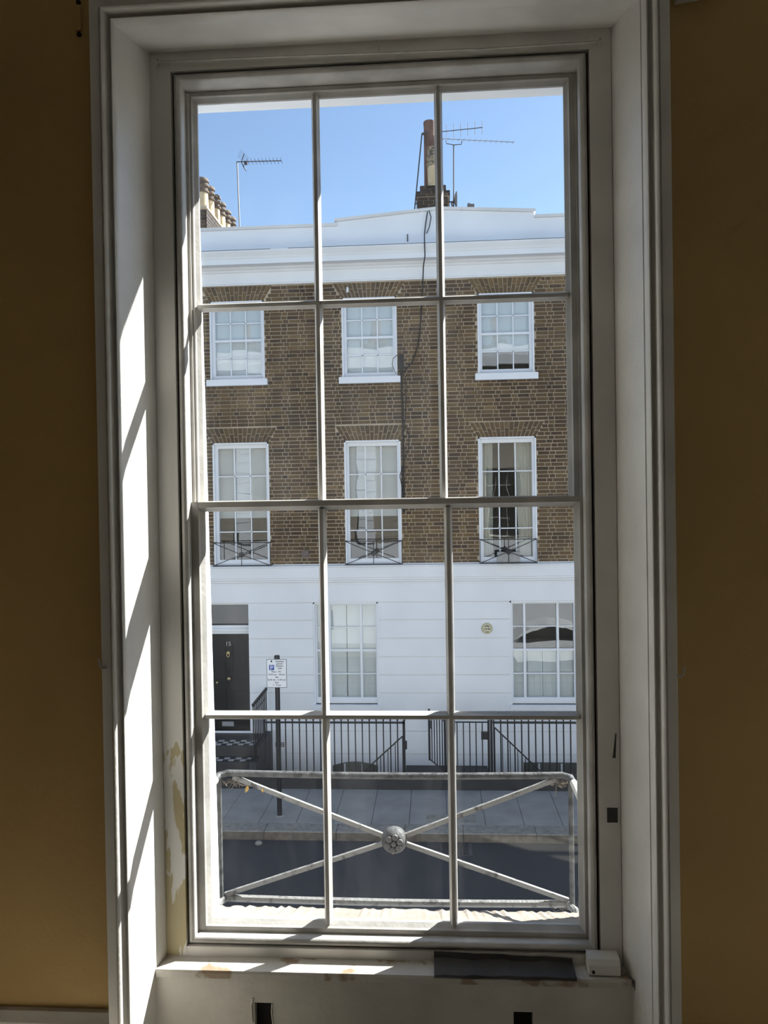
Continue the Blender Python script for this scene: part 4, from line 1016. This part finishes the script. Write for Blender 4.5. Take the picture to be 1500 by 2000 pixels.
# stay rod to the tall pot
xa, za = at(824,262,Yc+.4); xb, zb = at(810,407,Yc+.1)
tag(MB().tube([(xa,Yc+.4,za),(xb,Yc+.1,zb),(xb-.02,Yc+.1,zb-.3)], .014, 6).tube([(xa,Yc+.4,za),(xa+.16,Yc+.4,za+.04)], .03, 6).tube([(xb,Yc+.1,zb+.1),(xb+.14,Yc+.05,zb+.1)], .016, 6).build('stay_rod', DMET), 'dark stay rod bracing the tall chimney pot', 'stay rod')
def yagi(b, p0, p1, n, elen, tilt, r=.009, er=.004):
    p0, p1 = Vector(p0), Vector(p1); b.tube([p0, p1], r, 6)
    for i in range(n):
        c = p0+(p1-p0)*((i+.3)/(n-.4) if n > 1 else 0); d = Vector(tilt).normalized()*elen/2
        b.tube([c-d, c+d], er, 5)
    return b
# aerial on the central chimney: mast, cradle, long yagi
Ya = 17.3
(xm, zm), (xn, zn) = at(886,283,Ya), at(884,405,Ya)
ae = empty('television_aerial', (xn, Ya, zn))
MB().tube([(xn,Ya,5.1),(xm,Ya,zm)], .014, 7).build('mast', DMET, ae)
c1, c2 = at(871,276,Ya), at(902,280,Ya)
MB().tube([(c1[0],Ya,c1[1]+.02),(c1[0]+.01,Ya,c1[1]-.05),(xm,Ya,zm),(c2[0]-.01,Ya,c2[1]-.02),(c2[0],Ya,c2[1]+.05)], .010, 6).build('cradle', DMET, ae, smooth=True)
a0, a1 = at(862,271,Ya), at(1003,288,Ya)
b = MB(); yagi(b, (a0[0],Ya,a0[1]), (a1[0],Ya-.25,a1[1]), 14, .14, (.45,.3,1)); b.build('boom', ALU, ae)
MB().tube([(xn-.09,Ya,at(884,394,Ya)[1]),(xn+.05,Ya,at(884,394,Ya)[1])], .016, 6).build('clamp', DMET, ae)
tag(ae, 'long television aerial with slanted rods on a mast beside the central chimney', 'aerial')
a0, a1 = at(850,259,Ya+.3), at(941.5,249,Ya+.3)
ae = empty('television_aerial', (a0[0], Ya+.3, a0[1]))
b = MB().tube([(a0[0]-.12,Ya+.3,a0[1]),(a1[0]+.01,Ya+.3,a1[1])], .010, 6); b.build('boom', DMET, ae)
for i in range(7):
    t = (i+.6)/6.6; x = a0[0]+(a1[0]-a0[0])*t; z = a0[1]+(a1[1]-a0[1])*t
    MB().tube([(x,Ya+.3,z-.15),(x,Ya+.3,z+.15)], .006, 5).build('rod', DMET, ae)
tag(ae, 'short television aerial with upright rods, fixed to the central chimney pot', 'aerial')
xs_, zs_ = at(892.5,390,Ya-.1)
sd = empty('satellite_dish', (xs_, Ya-.1, zs_-.2))
n = 20; prof = [(.002,.06),(.08,.05),(.14,.03),(.18,.0),(.185,.0),(.14,.036),(.08,.057),(.002,.067)]
MB().lathe([(r, -h) for r, h in prof], (xs_, Ya-.1, zs_), 'x', n).build('dish', ALU, sd, smooth=True)
MB().tube([(xs_-.05,Ya-.1,zs_),(xs_-.12,Ya-.1,zs_-.08),(xn,Ya,zs_-.12)], .02, 6).build('bracket', DMET, sd)
tag(sd, 'satellite dish seen edge-on beside the aerial mast', 'satellite dish')
x, z = at(920,404,15.6); tag(MB().box(x-.055,x+.06,15.5,15.62,z-.12,z+.022).box(x-.075,x-.02,15.49,15.63,z-.02,z+.035).build('roof_vent', DMET), 'small dark vent box on the roof behind the parapet', 'vent')
# aerial on the left roof
Yl = 17.6
(xm, zm), (xn, zn) = at(463,316,Yl), at(468,444,Yl)
ae = empty('television_aerial', (xn, Yl, 5.1))
MB().tube([(xn+.03,Yl,5.1),(xn,Yl,zn),(xm,Yl,zm)], .017, 8).build('mast', ALU, ae, smooth=True)
a1 = at(549.5,314,Yl); b = MB(); bx = (xm-.02,Yl,zm)
b.tube([bx,(a1[0],Yl,a1[1])], .012, 6).box(xm+.17,xm+.24,Yl-.03,Yl+.03,zm-.07,zm); b.build('boom', DMET, ae)
for i in range(10):
    t = .25+.75*i/9; x = xm+(a1[0]-xm)*t; z = zm+(a1[1]-zm)*t
    MB().tube([(x-.02,Yl-.03,z+.06),(x,Yl,z),(x+.025,Yl+.03,z-.055)], .005, 5).build('rod', DMET, ae)
b = MB(); q = (xm+.10,Yl,zm-.005)
b.tube([q,(q[0]+.07,Yl,q[2]+.18)], .010, 5).tube([q,(q[0]+.10,Yl,q[2]-.19)], .010, 5)
for i in range(5):
    t = (i+1)/5
    for dz in (1, -1): c = (q[0]+.08*t, Yl, q[2]+.18*t*dz); b.tube([(c[0]-.08,c[1]-.1,c[2]+.06),(c[0]+.08,c[1]+.1,c[2]-.06)] if dz > 0 else [(c[0]-.01,c[1]-.1,c[2]),(c[0]+.02,c[1]+.1,c[2]-.02)], .0035, 4)
b.build('reflector', DMET, ae)
tag(ae, 'television aerial with a cross-shaped reflector on a pale mast, left roof', 'aerial')

# ------------------------------------------------------------------ white car parked below, seen only as a reflection
CARW = mat('white car paint', (.78,.79,.80), .25, .02); CARG = mat('dark car glass', (.01,.01,.012), .08, .1); TYRE = mat('tyre', (.02,.02,.02), .8, .2)
cx0, cy0, cz0 = 3.45, 5.75, RZ
cr_ = empty('parked_car', (cx0, cy0, cz0))
def loft(prof, w, wt, zsplit):
    n = len(prof); vs = []
    for s in (-1, 1):
        for x, z in prof:
            k_ = 0 if z < zsplit else min(1, (z-zsplit)/(1.42-zsplit)); vs.append((cx0+x, cy0+s*(w+(wt-w)*k_), cz0+z))
    return MB().add(vs, [tuple(range(n)), tuple(range(2*n-1, n-1, -1))]+[(i,(i+1)%n,n+(i+1)%n,n+i) for i in range(n)])
loft([(-2.1,.35),(-2.12,.62),(-2.0,.80),(-1.15,.93),(-.55,1.30),(.0,1.42),(.65,1.38),(1.45,1.08),(2.0,.98),(2.1,.70),(2.08,.35)], .86, .60, .92).build('body', CARW, cr_, smooth=False)
for s in (-1, 1):
    k1 = lambda z: .862+(.60-.86)*max(0, (z-.92)/.5)
    pts = [(-.95,.98),(-.50,1.25),(.0,1.36),(.60,1.32),(1.20,1.07),(1.18,.98)]
    vs = [(cx0+x, cy0+s*(k1(z)+.004), cz0+z) for x, z in pts]+[(cx0+x, cy0+s*(k1(z)-.02), cz0+z) for x, z in pts]; n = len(pts)
    MB().add(vs, [tuple(range(n)), tuple(range(2*n-1,n-1,-1))]+[(i,(i+1)%n,n+(i+1)%n,n+i) for i in range(n)]).build('side_window', CARG, cr_)
    for xw in (-1.3, 1.3): MB().lathe([(.16,-.10),(.31,-.10),(.32,-.06),(.32,.06),(.31,.10),(.16,.10)], (cx0+xw, cy0+s*.80, cz0+.32), 'y', 20).build('wheel', TYRE, cr_, smooth=True)
tag(cr_, 'white parked car mirrored in the upper half of the right ground-floor window', 'car')
